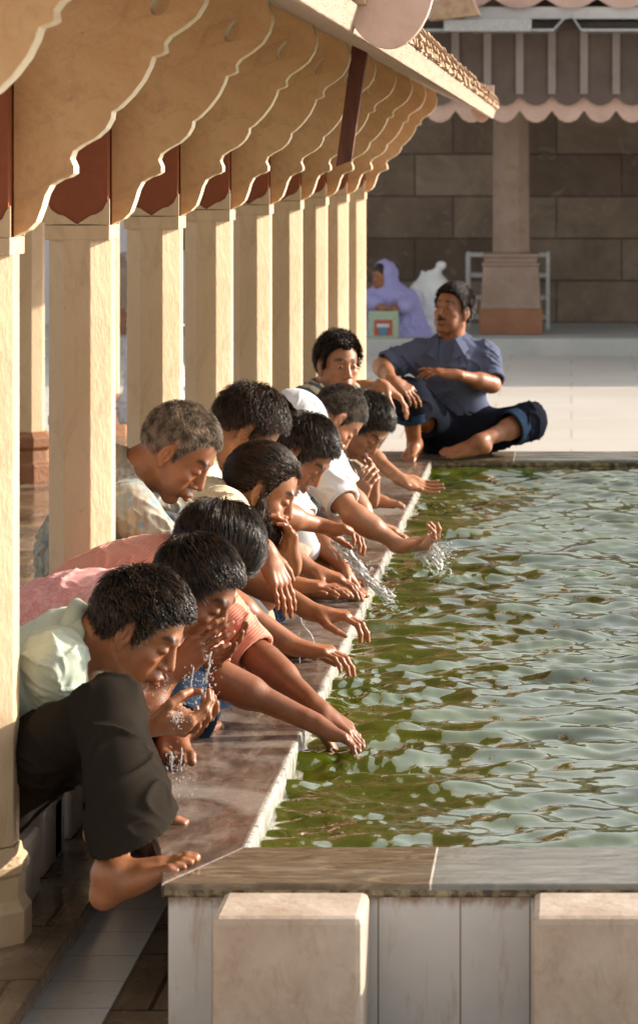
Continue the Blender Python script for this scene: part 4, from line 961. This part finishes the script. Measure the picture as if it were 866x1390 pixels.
# water: real ripples
def water():
    xs = np.concatenate([np.arange(XI - .01, .75, .0085), np.linspace(.76, XR, 60)]); ys = np.arange(YN - .005, YF + .01, .0105)
    X, Y = np.meshgrid(xs, ys); rs = np.random.RandomState(11); P = np.stack([X.ravel(), Y.ravel(), X.ravel() * 0], 1)
    H = np.zeros(len(P)); wx = .10 * noise3(P, .9, 5, 2); wy = .10 * noise3(P, .9, 8, 2); x = P[:, 0] + wx; y = P[:, 1] + wy
    for i in range(40):
        lam = .055 * (7.5 ** rs.rand()); a = rs.normal(R(84), R(30)); k = 2 * math.pi / lam; slope = .080 * (lam / .3) ** .1
        env = .6 + .5 * noise3(P, 1.3, 50 + i, 1); s = np.sin(k * (math.cos(a) * x + math.sin(a) * y) + rs.rand() * 9)
        H += slope / k * env * (s + .25 * (1 - np.abs(s)) * 2)
    hands = [W(478, 1018, 7.5), W(575, 745, 10.75), W(520, 812, 9.9), W(440, 905, 8.6), W(590, 690, 12.8), W(480, 900, 8.3)]
    for j, h in enumerate(hands):
        r = np.hypot(P[:, 0] - h[0], P[:, 1] - h[1]); H += .0065 * np.sin(r * 2 * math.pi / .14 + j) * np.exp(-r / .33) * sstep(0, .08, r)
        H += .009 * noise3(P, 34, j, 2) * np.exp(-(r / .17) ** 2)
    edge = np.exp(-(P[:, 0] - XI) / .12); H += edge * .004 * noise3(P, 14, 77, 3)
    P[:, 2] = -.055 + H * 1.0
    n, m = X.shape; I = np.arange(n * m).reshape(n, m); F = np.stack([I[:-1, :-1], I[:-1, 1:], I[1:, 1:], I[1:, :-1]], 2).reshape(-1, 4)
    tag(put('pool_water', fastmesh('water', P, F), M['water'], smooth=True), kind='structure')
water()

# splashes (uncountable droplets and thin streams)
def sph(mb, c, r, st=(0, 0, 1), el=1.0):
    st = unit(st); a = unit(np.cross(st, V3(.3, .9, .1))); b = np.cross(st, a); n = 6; vs = [c + st * r * el]
    for q in (.5, -.5):
        for i in range(n): t = 2 * math.pi * i / n; vs.append(c + r * (a * math.cos(t) + b * math.sin(t)) * .87 + st * r * q * el)
    vs.append(c - st * r * el); fs = [[0, 1 + i, 1 + (i + 1) % n] for i in range(n)] + [[1 + i, 7 + i, 7 + (i + 1) % n, 1 + (i + 1) % n] for i in range(n)] + [[13, 7 + (i + 1) % n, 7 + i] for i in range(n)]
    mb.add(vs, fs)
def splash(label, seed, drops=(), streams=()):
    mb = MB(); rs = np.random.RandomState(seed)
    for c, d, n, sp, rad in drops:
        d = np.array(d, float)
        for i in range(int(n * 2.2)):
            t = rs.rand() ** .7; p = c + d * t + rs.normal(0, sp, 3) * (.25 + t); p[2] = max(p[2], -.04)
            sph(mb, p, rad * rs.uniform(.18, .62), d + rs.normal(0, .03, 3), rs.choice([1, 1.5, 3.2]))
    S = Sdf(); any_ = False
    for pts, rad in streams:
        for q in range(5 if rad > .0045 else 1):
            jit = rs.normal(0, rad * 1.1, 3) if q else np.zeros(3); prev = None; ph = rs.rand(3) * 9
            L_ = np.sum([np.linalg.norm(pts[i + 1] - pts[i]) for i in range(len(pts) - 1)]); m = int(L_ / .006) + 3
            for k in range(m):
                t = k / (m - 1) * (len(pts) - 1); i = min(int(t), len(pts) - 2); c = pts[i] + (pts[i + 1] - pts[i]) * (t - i)
                c = c + jit * (.4 + 1.6 * k / m) + rad * .7 * np.sin(ph + k * np.array([.5, .7, .6]))
                r_ = rad * (.42 if rad > .0045 else .62) * (.45 + .8 * abs(math.sin(k * .55 + ph[0])) ) * (1 - .35 * k / m)
                if prev is not None and rs.rand() > .07: S.cone(prev[0], c, max(prev[1], .0012), max(r_, .0012), .0035); any_ = True
                prev = (c, r_)
    if any_:
        sm = S.mesh('stream', .0018 if len(streams[0][0]) and np.ptp(np.array(streams[0][0]), axis=0).max() < .2 else .0024); Pv = verts_of(sm); F_ = np.empty(len(sm.loops), np.int32); sm.loops.foreach_get('vertex_index', F_)
        mb.add(Pv, F_.reshape(-1, 4).tolist())
    for pts, rad in ():
        P = []; 
        for i in range(len(pts) - 1):
            for t in np.linspace(0, 1, 7)[:-1]: P.append(pts[i] + (pts[i + 1] - pts[i]) * t + rs.normal(0, .0028, 3))
        P.append(pts[-1]); mb.tube(P, [rad * rs.uniform(.15, 1.0) for _ in P], 6)
    tag(mb.build('water_splash', M['splash'], smooth=True), label, 'splash', kind='stuff')
Y0 = 10.7
splash('spray thrown up around the hand flicking water', 1, [(W(568, 744, Y0), W(606, 758, Y0) - W(568, 744, Y0), 210, .022, .0042), (W(572, 735, Y0), W(600, 735, Y0 - .1) - W(572, 735, Y0), 60, .02, .003)],
       [([W(560, 750, Y0), W(578, 746, Y0), W(592, 757, Y0 - .05), W(598, 770, Y0 - .1)], .009), ([W(562, 756, Y0), W(580, 760, Y0), W(588, 772, Y0)], .007), ([W(572, 738, Y0), W(590, 740, Y0), W(604, 756, Y0)], .006)])
Y0 = 9.7
splash('water pouring between the hands of the man in the white T-shirt', 2, [(W(458, 728, Y0), W(512, 800, Y0) - W(458, 728, Y0), 150, .016, .0036), (W(500, 790, Y0), W(530, 815, Y0) - W(500, 790, Y0), 120, .014, .004)],
       [([W(452, 735, Y0), W(466, 752, Y0), W(486, 778, Y0), W(510, 800, Y0), W(532, 818, Y0)], .008), ([W(462, 730, Y0), W(480, 762, Y0), W(500, 785, Y0)], .005), ([W(470, 738, Y0), W(492, 775, Y0), W(520, 802, Y0), W(534, 812, Y0)], .006), ([W(448, 742, Y0), W(458, 760, Y0)], .004)])
Y0 = 8.6
splash('thin stream running off the dangling fingertips', 3, [(W(404, 828, Y0), W(440, 905, Y0) - W(404, 828, Y0), 26, .005, .003), (W(406, 850, Y0), W(408, 915, Y0) - W(406, 850, Y0), 24, .004, .003)],
       [([W(403, 826, Y0), W(410, 845, Y0), W(425, 868, Y0), W(440, 900, Y0)], .0035), ([W(407, 870, Y0 - .2), W(408, 900, Y0 - .2)], .0028)])
Y0 = 7.05
splash('drops falling from the hands and face of the man in pink', 4, [(W(285, 885, Y0), V3(-.01, 0, -.13), 60, .016, .0028), (W(255, 905, Y0), V3(0, 0, -.12), 50, .018, .0026), (W(225, 910, Y0), V3(0, 0, -.11), 40, .02, .0025)],
       [([W(288, 885, Y0), W(283, 905, Y0), W(280, 930, Y0)], .0025), ([W(262, 905, Y0), W(260, 935, Y0)], .002), ([W(280, 930, Y0), W(278, 962, Y0)], .002)])
Y0 = 6.75
splash('water spilling through the cupped hands of the squatting man', 5, [(W(237, 978, Y0), V3(.01, 0, .01), 50, .012, .0032), (W(236, 1015, Y0), V3(0, 0, -.10), 70, .022, .0026)],
       [([W(232, 1020, Y0), W(234, 1045, Y0)], .0025), ([W(246, 1015, Y0), W(247, 1050, Y0)], .002)])

# stone seats round the pool
seat_lbl = ['square stained marble seat block left of the front pool wall', 'pale marble seat block right of centre at the front pool wall', 'marble seat block farthest right along the front pool wall']
for i, (x0, lb) in enumerate(zip((-.696, -.0757, .545), seat_lbl)):
    x1 = x0 + .292; o = MB().box(x0, x1, 5.705, 5.912, G, -.010).build('stone_seat', M['marble'], None, bevel=.014, loc=(x0 + .146, 5.8, G)); tag(o, lb, 'seat', 'marble seats along the front wall')
for i, y in enumerate((6.93, 7.33, 7.74, 8.42, 8.83, 9.22, 9.86, 10.35, 11.1, 11.82, 13.15)):
    who = ['young man in mint', 'man in pink check', 'man in salmon', 'grey-haired man', 'bearded man', 'tousle-haired man', 'man in the loose white T-shirt', 'man in the white skullcap', 'man with cropped grey hair', 'man in black and white check', 'man in stripes'][i]
    o = MB().box(-1.56, -1.287 if i else -1.27, y - .13, y + .13, PL + .004, -.135).build('stone_seat', M['marble'], None, bevel=.01, loc=(-1.42, y, PL)); tag(o, 'low marble seat under the ' + who, 'seat', 'low seats beside the pillars')
o = MB().box(-1.36, -1.287, 7.36, 7.5, PL + .004, -.144).build('stone_seat', M['whitewash'], None, bevel=.008, loc=(-1.32, 7.42, PL)); tag(o, 'small whitewashed block behind the charcoal trouser leg', 'seat')

# pillars
scal = [(155, 305), (160, 302), (171, 297), (180, 288), (186, 272), (190, 258), (196, 247), (206, 241), (216, 238), (222, 234), (222, 226), (218, 217), (221, 209), (231, 202), (246, 194), (257, 184), (263, 173), (264, 165), (272, 160), (286, 146), (298, 130), (306, 114), (309, 104), (318, 101), (323, 98), (322, 89), (328, 81), (344, 71), (358, 59), (367, 44), (371, 30), (371, 20), (367, 10), (365, 2)]
scal = [((x - 155) / 496, (305 - y) / 496) for x, y in scal]
PX, PW = -1.3355, .0855
hole = [(.330 + .019 * math.cos(t) * (1 - .4 * math.sin(t)) + .01 * math.sin(t), .530 + .032 * math.sin(t)) for t in np.linspace(0, 2 * math.pi, 14, endpoint=False)]
ords = ['nearest', 'second', 'third', 'fourth', 'fifth', 'sixth', 'seventh', 'eighth', 'ninth']
def bracket(sgn, y, parent, nm='bracket'):
    poly = scal + [(.425, .6125), (.2, .718), (0, .813)]
    x0 = PX + sgn * PW
    fn = lambda u, v, w: (x0 + sgn * u, w, 1.285 + v)
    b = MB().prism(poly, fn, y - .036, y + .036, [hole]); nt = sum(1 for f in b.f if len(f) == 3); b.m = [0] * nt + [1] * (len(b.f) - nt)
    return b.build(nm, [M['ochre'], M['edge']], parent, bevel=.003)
def pillar(y, label):
    rt = empty('pillar', (PX, y, PL), label, 'pillar', 'cream pillars of the pavilion')
    r = PW / math.cos(R(22.5)); k = R(22.5)
    MB().lathe(PX, y, [(r, -.082), (r, 1.247)], 8, k).build('shaft', M['cream'], rt, bevel=.003)
    k2 = 1 / math.cos(R(22.5))
    prof = [(.112, PL + .002), (.112, -.225), (.104, -.215), (.098, -.2), (.098, -.15), (.106, -.14), (.108, -.125), (.102, -.112), (.094, -.104), (.090, -.084)]
    MB().lathe(PX, y, [(a * k2, z) for a, z in prof], 8, k).build('base', M['cream'], rt, bevel=.003)
    cp = MB().box(PX - .0875, PX + .0875, y - .0875, y + .0875, 1.245, 1.285)
    pet = [(-.0885, 0), (.0885, 0), (.0885, .072), (.080, .062), (.070, .042), (.052, .030), (.036, .026), (.018, .014), (0, .002), (-.018, .014), (-.036, .026), (-.052, .030), (-.070, .042), (-.080, .062), (-.0885, .072)]
    cp.prism(pet, lambda u, v, w: (PX + u, y - w, 1.2855 + v), .0825, .089)
    cp.prism(pet, lambda u, v, w: (PX + u, y + w, 1.2855 + v), .0825, .089)
    cp.build('capital', M['cream'], rt, bevel=.003)
    MB().box(PX - .082, PX + .082, y - .082, y + .082, 1.2852, 1.66).build('painted_block', M['redbrown'], rt)
    MB().box(PX - .084, PX + .084, y - .084, y + .084, 1.66, 2.09).build('upper_block', M['ochre'], rt, bevel=.003)
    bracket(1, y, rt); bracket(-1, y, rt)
    return rt
for k in range(-1, 9):
    pillar(6.65 + 1.41 * k, 'cream octagonal pillar, %s of the row beside the pool' % (ords[k] if k >= 0 else 'just outside the frame before the nearest'))
for k, y in enumerate((12.1, 13.5, 14.9, 16.3, 17.7, 19.0)):
    x = -3.0; rt = empty('pillar', (x, y, PL), 'slim cream pillar on brown base, %s of the inner row' % ords[k], 'pillar', 'inner row of pillars')
    r = .085 * 1.082; MB().lathe(x, y, [(r, -.02), (r, 2.09)], 8, R(22.5)).build('shaft', M['cream'], rt)
    MB().lathe(x, y, [(.15, PL + .002), (.15, -.2), (.125, -.18), (.12, -.12), (.14, -.10), (.14, -.05), (.1, -.018)], 8, R(22.5)).build('base', M['brownbase'], rt, bevel=.004)
# roof of the pavilion
roof = empty('pavilion_roof', (-2.2, 11, 2.1), 'low pavilion roof with sloping weathered eave over the pool edge', 'roof')
ey0, ey1 = 4.4, 18.35
def slab(pts, a, b): return MB().prism(pts, lambda u, v, w: (u, w, v), a, b)
slab([(-.512, 1.752), (-1.45, 2.196), (-1.45, 2.26), (-.512, 1.812)], ey0, ey1).build('eave', M['soffit'], roof, bevel=.004)
slab([(-.511, 1.748), (-.488, 1.742), (-.470, 1.80), (-.511, 1.818)], ey0, ey1 + .05).build('eave_edge', M['planks'], roof, bevel=.003)
MB().box(-3.4, -1.452, ey0, ey1, 2.14, 2.24).build('ceiling', M['ceiling'], roof)
mb = MB()
for y in np.arange(ey0 + .1, ey1, .47): mb.box(-3.35, -1.46, y, y + .07, 2.085, 2.139)
mb.build('rafters', M['planks'], roof)
MB().box(PX - .07, PX + .07, ey0, ey1, 2.0915, 2.135).build('wall_plate', M['ochre'], roof)
rs_ = random.Random(5); mb = MB(); y = ey0
while y < ey1 + .05:
    w = rs_.uniform(.03, .07)
    for l in range(3):
        dx = rs_.uniform(-.014, .012); z = 1.803 + l * .024 + rs_.uniform(-.003, .003)
        if rs_.random() < .88: mb.hexa([(-.56, y, z), (-.462 + dx + .004 * l, y + .002, z), (-.462 + dx + rs_.uniform(-.008, .008), y + w, z), (-.56, y + w, z), (-.56, y, z + .02), (-.466 + dx, y, z + .02), (-.464 + dx, y + w * .96, z + .019), (-.56, y + w, z + .02)])
    y += w + rs_.uniform(.002, .006)
tag(mb.build('clay_edge', M['tileclay'], roof), kind=None)
def pendant(px0, px1, py1, Y, y0=0, top=60):
    x0, x1 = W(px0, 0, Y)[0], W(px1, 0, Y)[0]; zb = W(0, py1, Y)[2]; zt = W(0, y0, Y)[2] + top / 1000; c = (x0 + x1) / 2; w = (x1 - x0) / 2
    pts = [(c + w * math.cos(t), zb + (zt - zb) * .72 * (1 + math.sin(t))) for t in np.linspace(math.pi, 2 * math.pi, 22)]
    pts += [(x1, zt), (x0, zt)]
    return MB().prism(pts, lambda u, v, q: (u, q, v), Y, Y + .05)
pendant(462, 590, 66, 6.55, 0, 120).build('edge_scallop', M['pinkpaint'], roof, bevel=.015)
pendant(636, 670, 166, 18.36, 118, 10).build('edge_scallop', M['pinkpaint'], roof, bevel=.01)
# plank hanging from the eave
Yp = 11.1; p0, p1 = W(489, 62, Yp), W(467, 228, Yp)
d = unit(p1 - p0); sx = unit(np.cross(d, V3(0, 1, 0))); c = [p0 - sx * .03, p0 + sx * .03, p1 + sx * .03, p1 - sx * .03]
mb = MB().hexa([c[0] + V3(0, -.02, 0), c[1] + V3(0, -.02, 0), c[1] + V3(0, .05, 0), c[0] + V3(0, .05, 0), c[3] + V3(0, -.02, .0), c[2] + V3(0, -.02, .03), c[2] + V3(0, .05, .05), c[3] + V3(0, .05, 0)])
tag(mb.build('hanging_plank', M['darkwood'], None, bevel=.004, loc=p0), 'dark red-brown wooden plank hanging from the eave in front of the brackets', 'plank')

# far court: step, wall, pillars, awning
tag(MB().box(-9, 12, 27.25, 31, PL - .02, -.15).build('raised_step', M['greystep'], bevel=.01), kind='structure')
o = MB().box(-2.35, 13, 30, 30.7, -.16, 6.2).build('stone_wall', M['stone'], None, loc=(3, 30, -.15)); tag(o, 'tall wall of weathered brown sandstone blocks beyond the court', 'wall')
wb = empty('whitewashed_building', (-8, 30.2, -.15), 'whitewashed building seen through the gaps between pillars', 'building')
MB().box(-16, -2.36, 29.9, 31, PL, 5.2).build('wall', M['whitewash'], wb)
for i in range(5):
    x = -14.5 + i * 2.6; MB().box(x, x + .9, 29.87, 29.899, .6, 2.1).build('window', M['awning'], wb, bevel=.01)
MB().box(-16.2, -2.3, 29.6, 31, 5.2, 5.4).build('parapet', M['whitewash'], wb, bevel=.01)
for i, (x, lb) in enumerate(((-.575, 'square sandstone pillar on a red base in front of the stone wall'), (2.9, 'sandstone pillar of the far gallery, right of the frame'), (-4.05, 'sandstone pillar of the far gallery, hidden behind the pavilion'))):
    rt = empty('stone_pillar', (x, 28.2, -.15), lb, 'pillar', 'pillars of the far gallery')
    MB().lathe(x, 28.2, [(.175 * 1.082, .615), (.165 * 1.082, 2.72)], 8, R(22.5)).build('shaft', M['pstone'], rt, bevel=.01)
    b = MB(); 
    for z0, z1, w0, w1 in ((.093, .50, .285, .262), (.5, .53, .275, .275), (.53, .58, .25, .25), (.58, .616, .268, .268)):
        b.hexa([(x - w0, 28.2 - w0, z0), (x + w0, 28.2 - w0, z0), (x + w0, 28.2 + w0, z0), (x - w0, 28.2 + w0, z0), (x - w1, 28.2 - w1, z1), (x + w1, 28.2 - w1, z1), (x + w1, 28.2 + w1, z1), (x - w1, 28.2 + w1, z1)])
    b.build('pedestal', M['pstone'], rt, bevel=.008)
    MB().box(x - .30, x + .30, 27.9, 28.5, -.149, .093).build('base', M['pbase'], rt, bevel=.01)
# rack
rk = empty('metal_rack', (-.6, 29, -.15), 'pale metal shelf rack standing behind the far pillar', 'rack'); x0, x1 = -1.015, -.23
for x in (x0, x1):
    for y in (28.85, 29.2): MB().box(x - .017, x + .017, y - .017, y + .017, -.149, .60).build('post', M['rack'], rk)
for z in (.56, .36, .14, -.05): MB().box(x0 + .018, x1 - .018, 28.86, 29.19, z, z + .035).build('shelf', M['rack'], rk)
# awning of the far gallery
aw = empty('gallery_awning', (2, 26.8, 2.0), 'awning with dark battened boards and scalloped pink valance above the far gallery', 'awning')
Ya = 26.8; s_ = 4000 / Ya; zx = lambda py: CAMZ + (VY - py) / s_; xx = lambda px: (px - VX) / s_
pit = 43.6 / s_; xs0 = xx(705) - 12 * pit
def lobes(x0, n, pitch, ztop, zj, zb, y0, y1, name, m):
    pts = [(x0 + n * pitch, ztop), (x0, ztop)]; lo = []
    for i in range(n):
        a = x0 + i * pitch; lo += [(a, zj), (a + pitch * .22, zj - (zj - zb) * .75), (a + pitch * .42, zb), (a + pitch * .58, zb), (a + pitch * .78, zj - (zj - zb) * .75)]
    lo.append((x0 + n * pitch, zj)); MB().prism(pts[::-1][:0] + [(x0, ztop)] + lo + [(x0 + n * pitch, ztop)], lambda u, v, w: (u, w, v), y0, y1).build(name, m, aw)
lobes(xs0, 34, pit, zx(38), zx(130), zx(143), Ya, Ya + .03, 'boards', M['awning'])
lobes(xs0 - pit * .0, 34, pit, zx(60), zx(150), zx(166), Ya + .05, Ya + .08, 'valance', M['pinkpaint'])
mb = MB()
for i in range(35): x = xs0 + i * pit; mb.box(x - .035, x + .035, Ya - .03, Ya - .001, zx(128), zx(40))
mb.build('battens', M['batten'], aw, bevel=.004)
MB().box(xs0, xs0 + 34 * pit, Ya - .12, Ya + .5, zx(38), zx(30)).build('gutter_board', M['awning'], aw)
# folded sheet metal edge above
pts = []; xa, xb = xx(560), 9
x = xa; top = []
while x < xb: top += [(x, 0), (x + .30, 0), (x + .40, .11), (x + .47, .12), (x + .55, 0)]; x += .98
poly = top + [(u, v - .022) for u, v in reversed(top)]
MB().prism(poly, lambda u, v, w: (u, w, zx(42) + v), Ya - .45, Ya + 3.2).build('sheet_roof', M['metal'], aw)
MB().box(xx(606), xx(722), Ya - .62, Ya - .46, zx(47), zx(30)).build('loose_sheet', M['metal'], aw, bevel=.01)
MB().hexa([(xx(588), Ya - .7, zx(33)), (xx(655), Ya - .7, zx(26)), (xx(655), Ya - .5, zx(26)), (xx(588), Ya - .5, zx(33)), (xx(592), Ya - .7, zx(8)), (xx(640), Ya - .7, zx(-8)), (xx(640), Ya - .5, zx(-8)), (xx(592), Ya - .5, zx(8))]).build('loose_board', M['tileclay'], aw, bevel=.008)
MB().box(xx(560), 9, Ya - .2, Ya - .17, zx(27), zx(11)).build('white_board', M['whitewash'], aw)
lobes(xs0, 34, pit * 1.6, zx(-40), zx(0), zx(13), Ya - .26, Ya - .23, 'upper_valance', M['pinkpaint'])
MB().box(xx(540), 9, Ya - .1, 30, zx(-60), zx(-50)).build('upper_roof', M['metal'], aw)

# sacks, box
for (cx, cy, rx, rz, nm, lb) in ((586, 406, .20, .27, 'sack', 'bulging white plastic sack with a twisted top, upper of two'), (584, 446, .21, .12, 'sack', 'flattened white sack under the bulging one')):
    c = W(cx, cy, 28.1); S = Sdf(); S.ell(c, (rx, .17, rz)); 
    if cy < 420: S.cone(c + V3(.02, 0, rz - .06), c + V3(.07, 0, rz + .03), .07, .03, .03); S.ell(c + V3(.09, 0, rz + .05), (.05, .035, .045), None, .02); S.cone(c + V3(-.06, 0, .2), c + V3(-.09, 0, rz - .01), .03, .015, .03)
    S.box(c - V3(0, 0, rz * .3), V3(rx * .72, .10, rz * .62), None, .06, .05)
    o = put('sack', S.mesh('sack', .009, lambda P_, N_: fold(P_, 3, (1, 0, .3), 13, .006)), cloth('woven_plastic' if cy < 420 else 'woven_plastic_lower', 'plain', (.82, .83, .84), rough=.45), None, smooth=True, loc=c - V3(0, 0, rz)); tag(o, lb, 'sack', 'white sacks')
bx = W(520, 459, 27.33); rt = empty('printed_box', (bx[0], 27.4, -.15), 'pale green cardboard box with a blue cup printed on red, before the woman in lilac', 'box')
q = 1 / (4000 / 27.33)
MB().box(bx[0] - 20 * q, bx[0] + 20 * q, 27.33, 27.5, -.149, -.15 + 37 * q).build('carton', plain('green_card', (.36, .45, .33), .6), rt, bevel=.005)
MB().box(bx[0] - 12 * q, bx[0] + 12.5 * q, 27.324, 27.3295, -.15 + 4 * q, -.15 + 25 * q).build('picture_panel', plain('red_print', (.42, .08, .04), .5), rt)
MB().prism([(-6.5, 20), (-5, 5), (5, 5), (6.5, 20)], lambda u, v, w: (bx[0] + u * q, w, -.15 + v * q), 27.319, 27.3235).build('printed_cup', plain('blue_print', (.06, .22, .34), .5), rt)
MB().box(bx[0] - 8.5 * q, bx[0] + 8.5 * q, 27.316, 27.3185, -.15 + 15 * q, -.15 + 20 * q).build('printed_band', plain('white_print', (.6, .55, .62), .5), rt)
# ------------------------------------------------------------------ light, sky, camera
SUN_D = unit(V3(1.0, .40, .44))            # towards the sun
el = math.asin(SUN_D[2]); az = math.atan2(SUN_D[0], SUN_D[1])
w = bpy.data.worlds.new('World'); bpy.context.scene.world = w; w.use_nodes = True; N, L = w.node_tree.nodes, w.node_tree.links
sk = N.new('ShaderNodeTexSky'); sk.sky_type = 'NISHITA'; sk.sun_disc = False; sk.sun_elevation = el; sk.sun_rotation = az; sk.dust_density = 3.5; sk.air_density = 2.0; sk.ozone_density = .6
hs_ = N.new('ShaderNodeHueSaturation'); hs_.inputs['Saturation'].default_value = .15; L.new(sk.outputs[0], hs_.inputs['Color'])
L.new(hs_.outputs[0], N['Background'].inputs['Color']); N['Background'].inputs['Strength'].default_value = .15
ld = bpy.data.lights.new('sun', 'SUN'); ld.energy = 4.9; ld.angle = R(.6); ld.color = (1, .85, .68)
lo = bpy.data.objects.new('sun', ld); COL.objects.link(lo); lo.rotation_euler = Vector([float(c) for c in SUN_D]).to_track_quat('Z', 'Y').to_euler(); lo.location = (6, 6, 8)
cd = bpy.data.cameras.new('camera'); cam = bpy.data.objects.new('camera', cd); COL.objects.link(cam); cam.location = (0, 0, CAMZ); cam.rotation_euler = (R(90), 0, 0)
cd.sensor_fit = 'VERTICAL'; cd.sensor_height = 36; cd.lens = FPX / 1390 * 36
cd.shift_x = (433 - VX) / 1390; cd.shift_y = -(695 - VY) / 1390; cd.clip_end = 1000; cd.clip_start = .1
cd.dof.use_dof = True; cd.dof.focus_distance = 8.3; cd.dof.aperture_fstop = 8.5
sc = bpy.context.scene; sc.camera = cam
sc.view_settings.view_transform = 'Standard'; sc.view_settings.look = 'None'; sc.view_settings.exposure = .74; sc.view_settings.gamma = 1
sc.cycles.use_denoising = True; sc.cycles.max_bounces = 8; sc.cycles.diffuse_bounces = 4; sc.cycles.caustics_reflective = False; sc.cycles.caustics_refractive = False
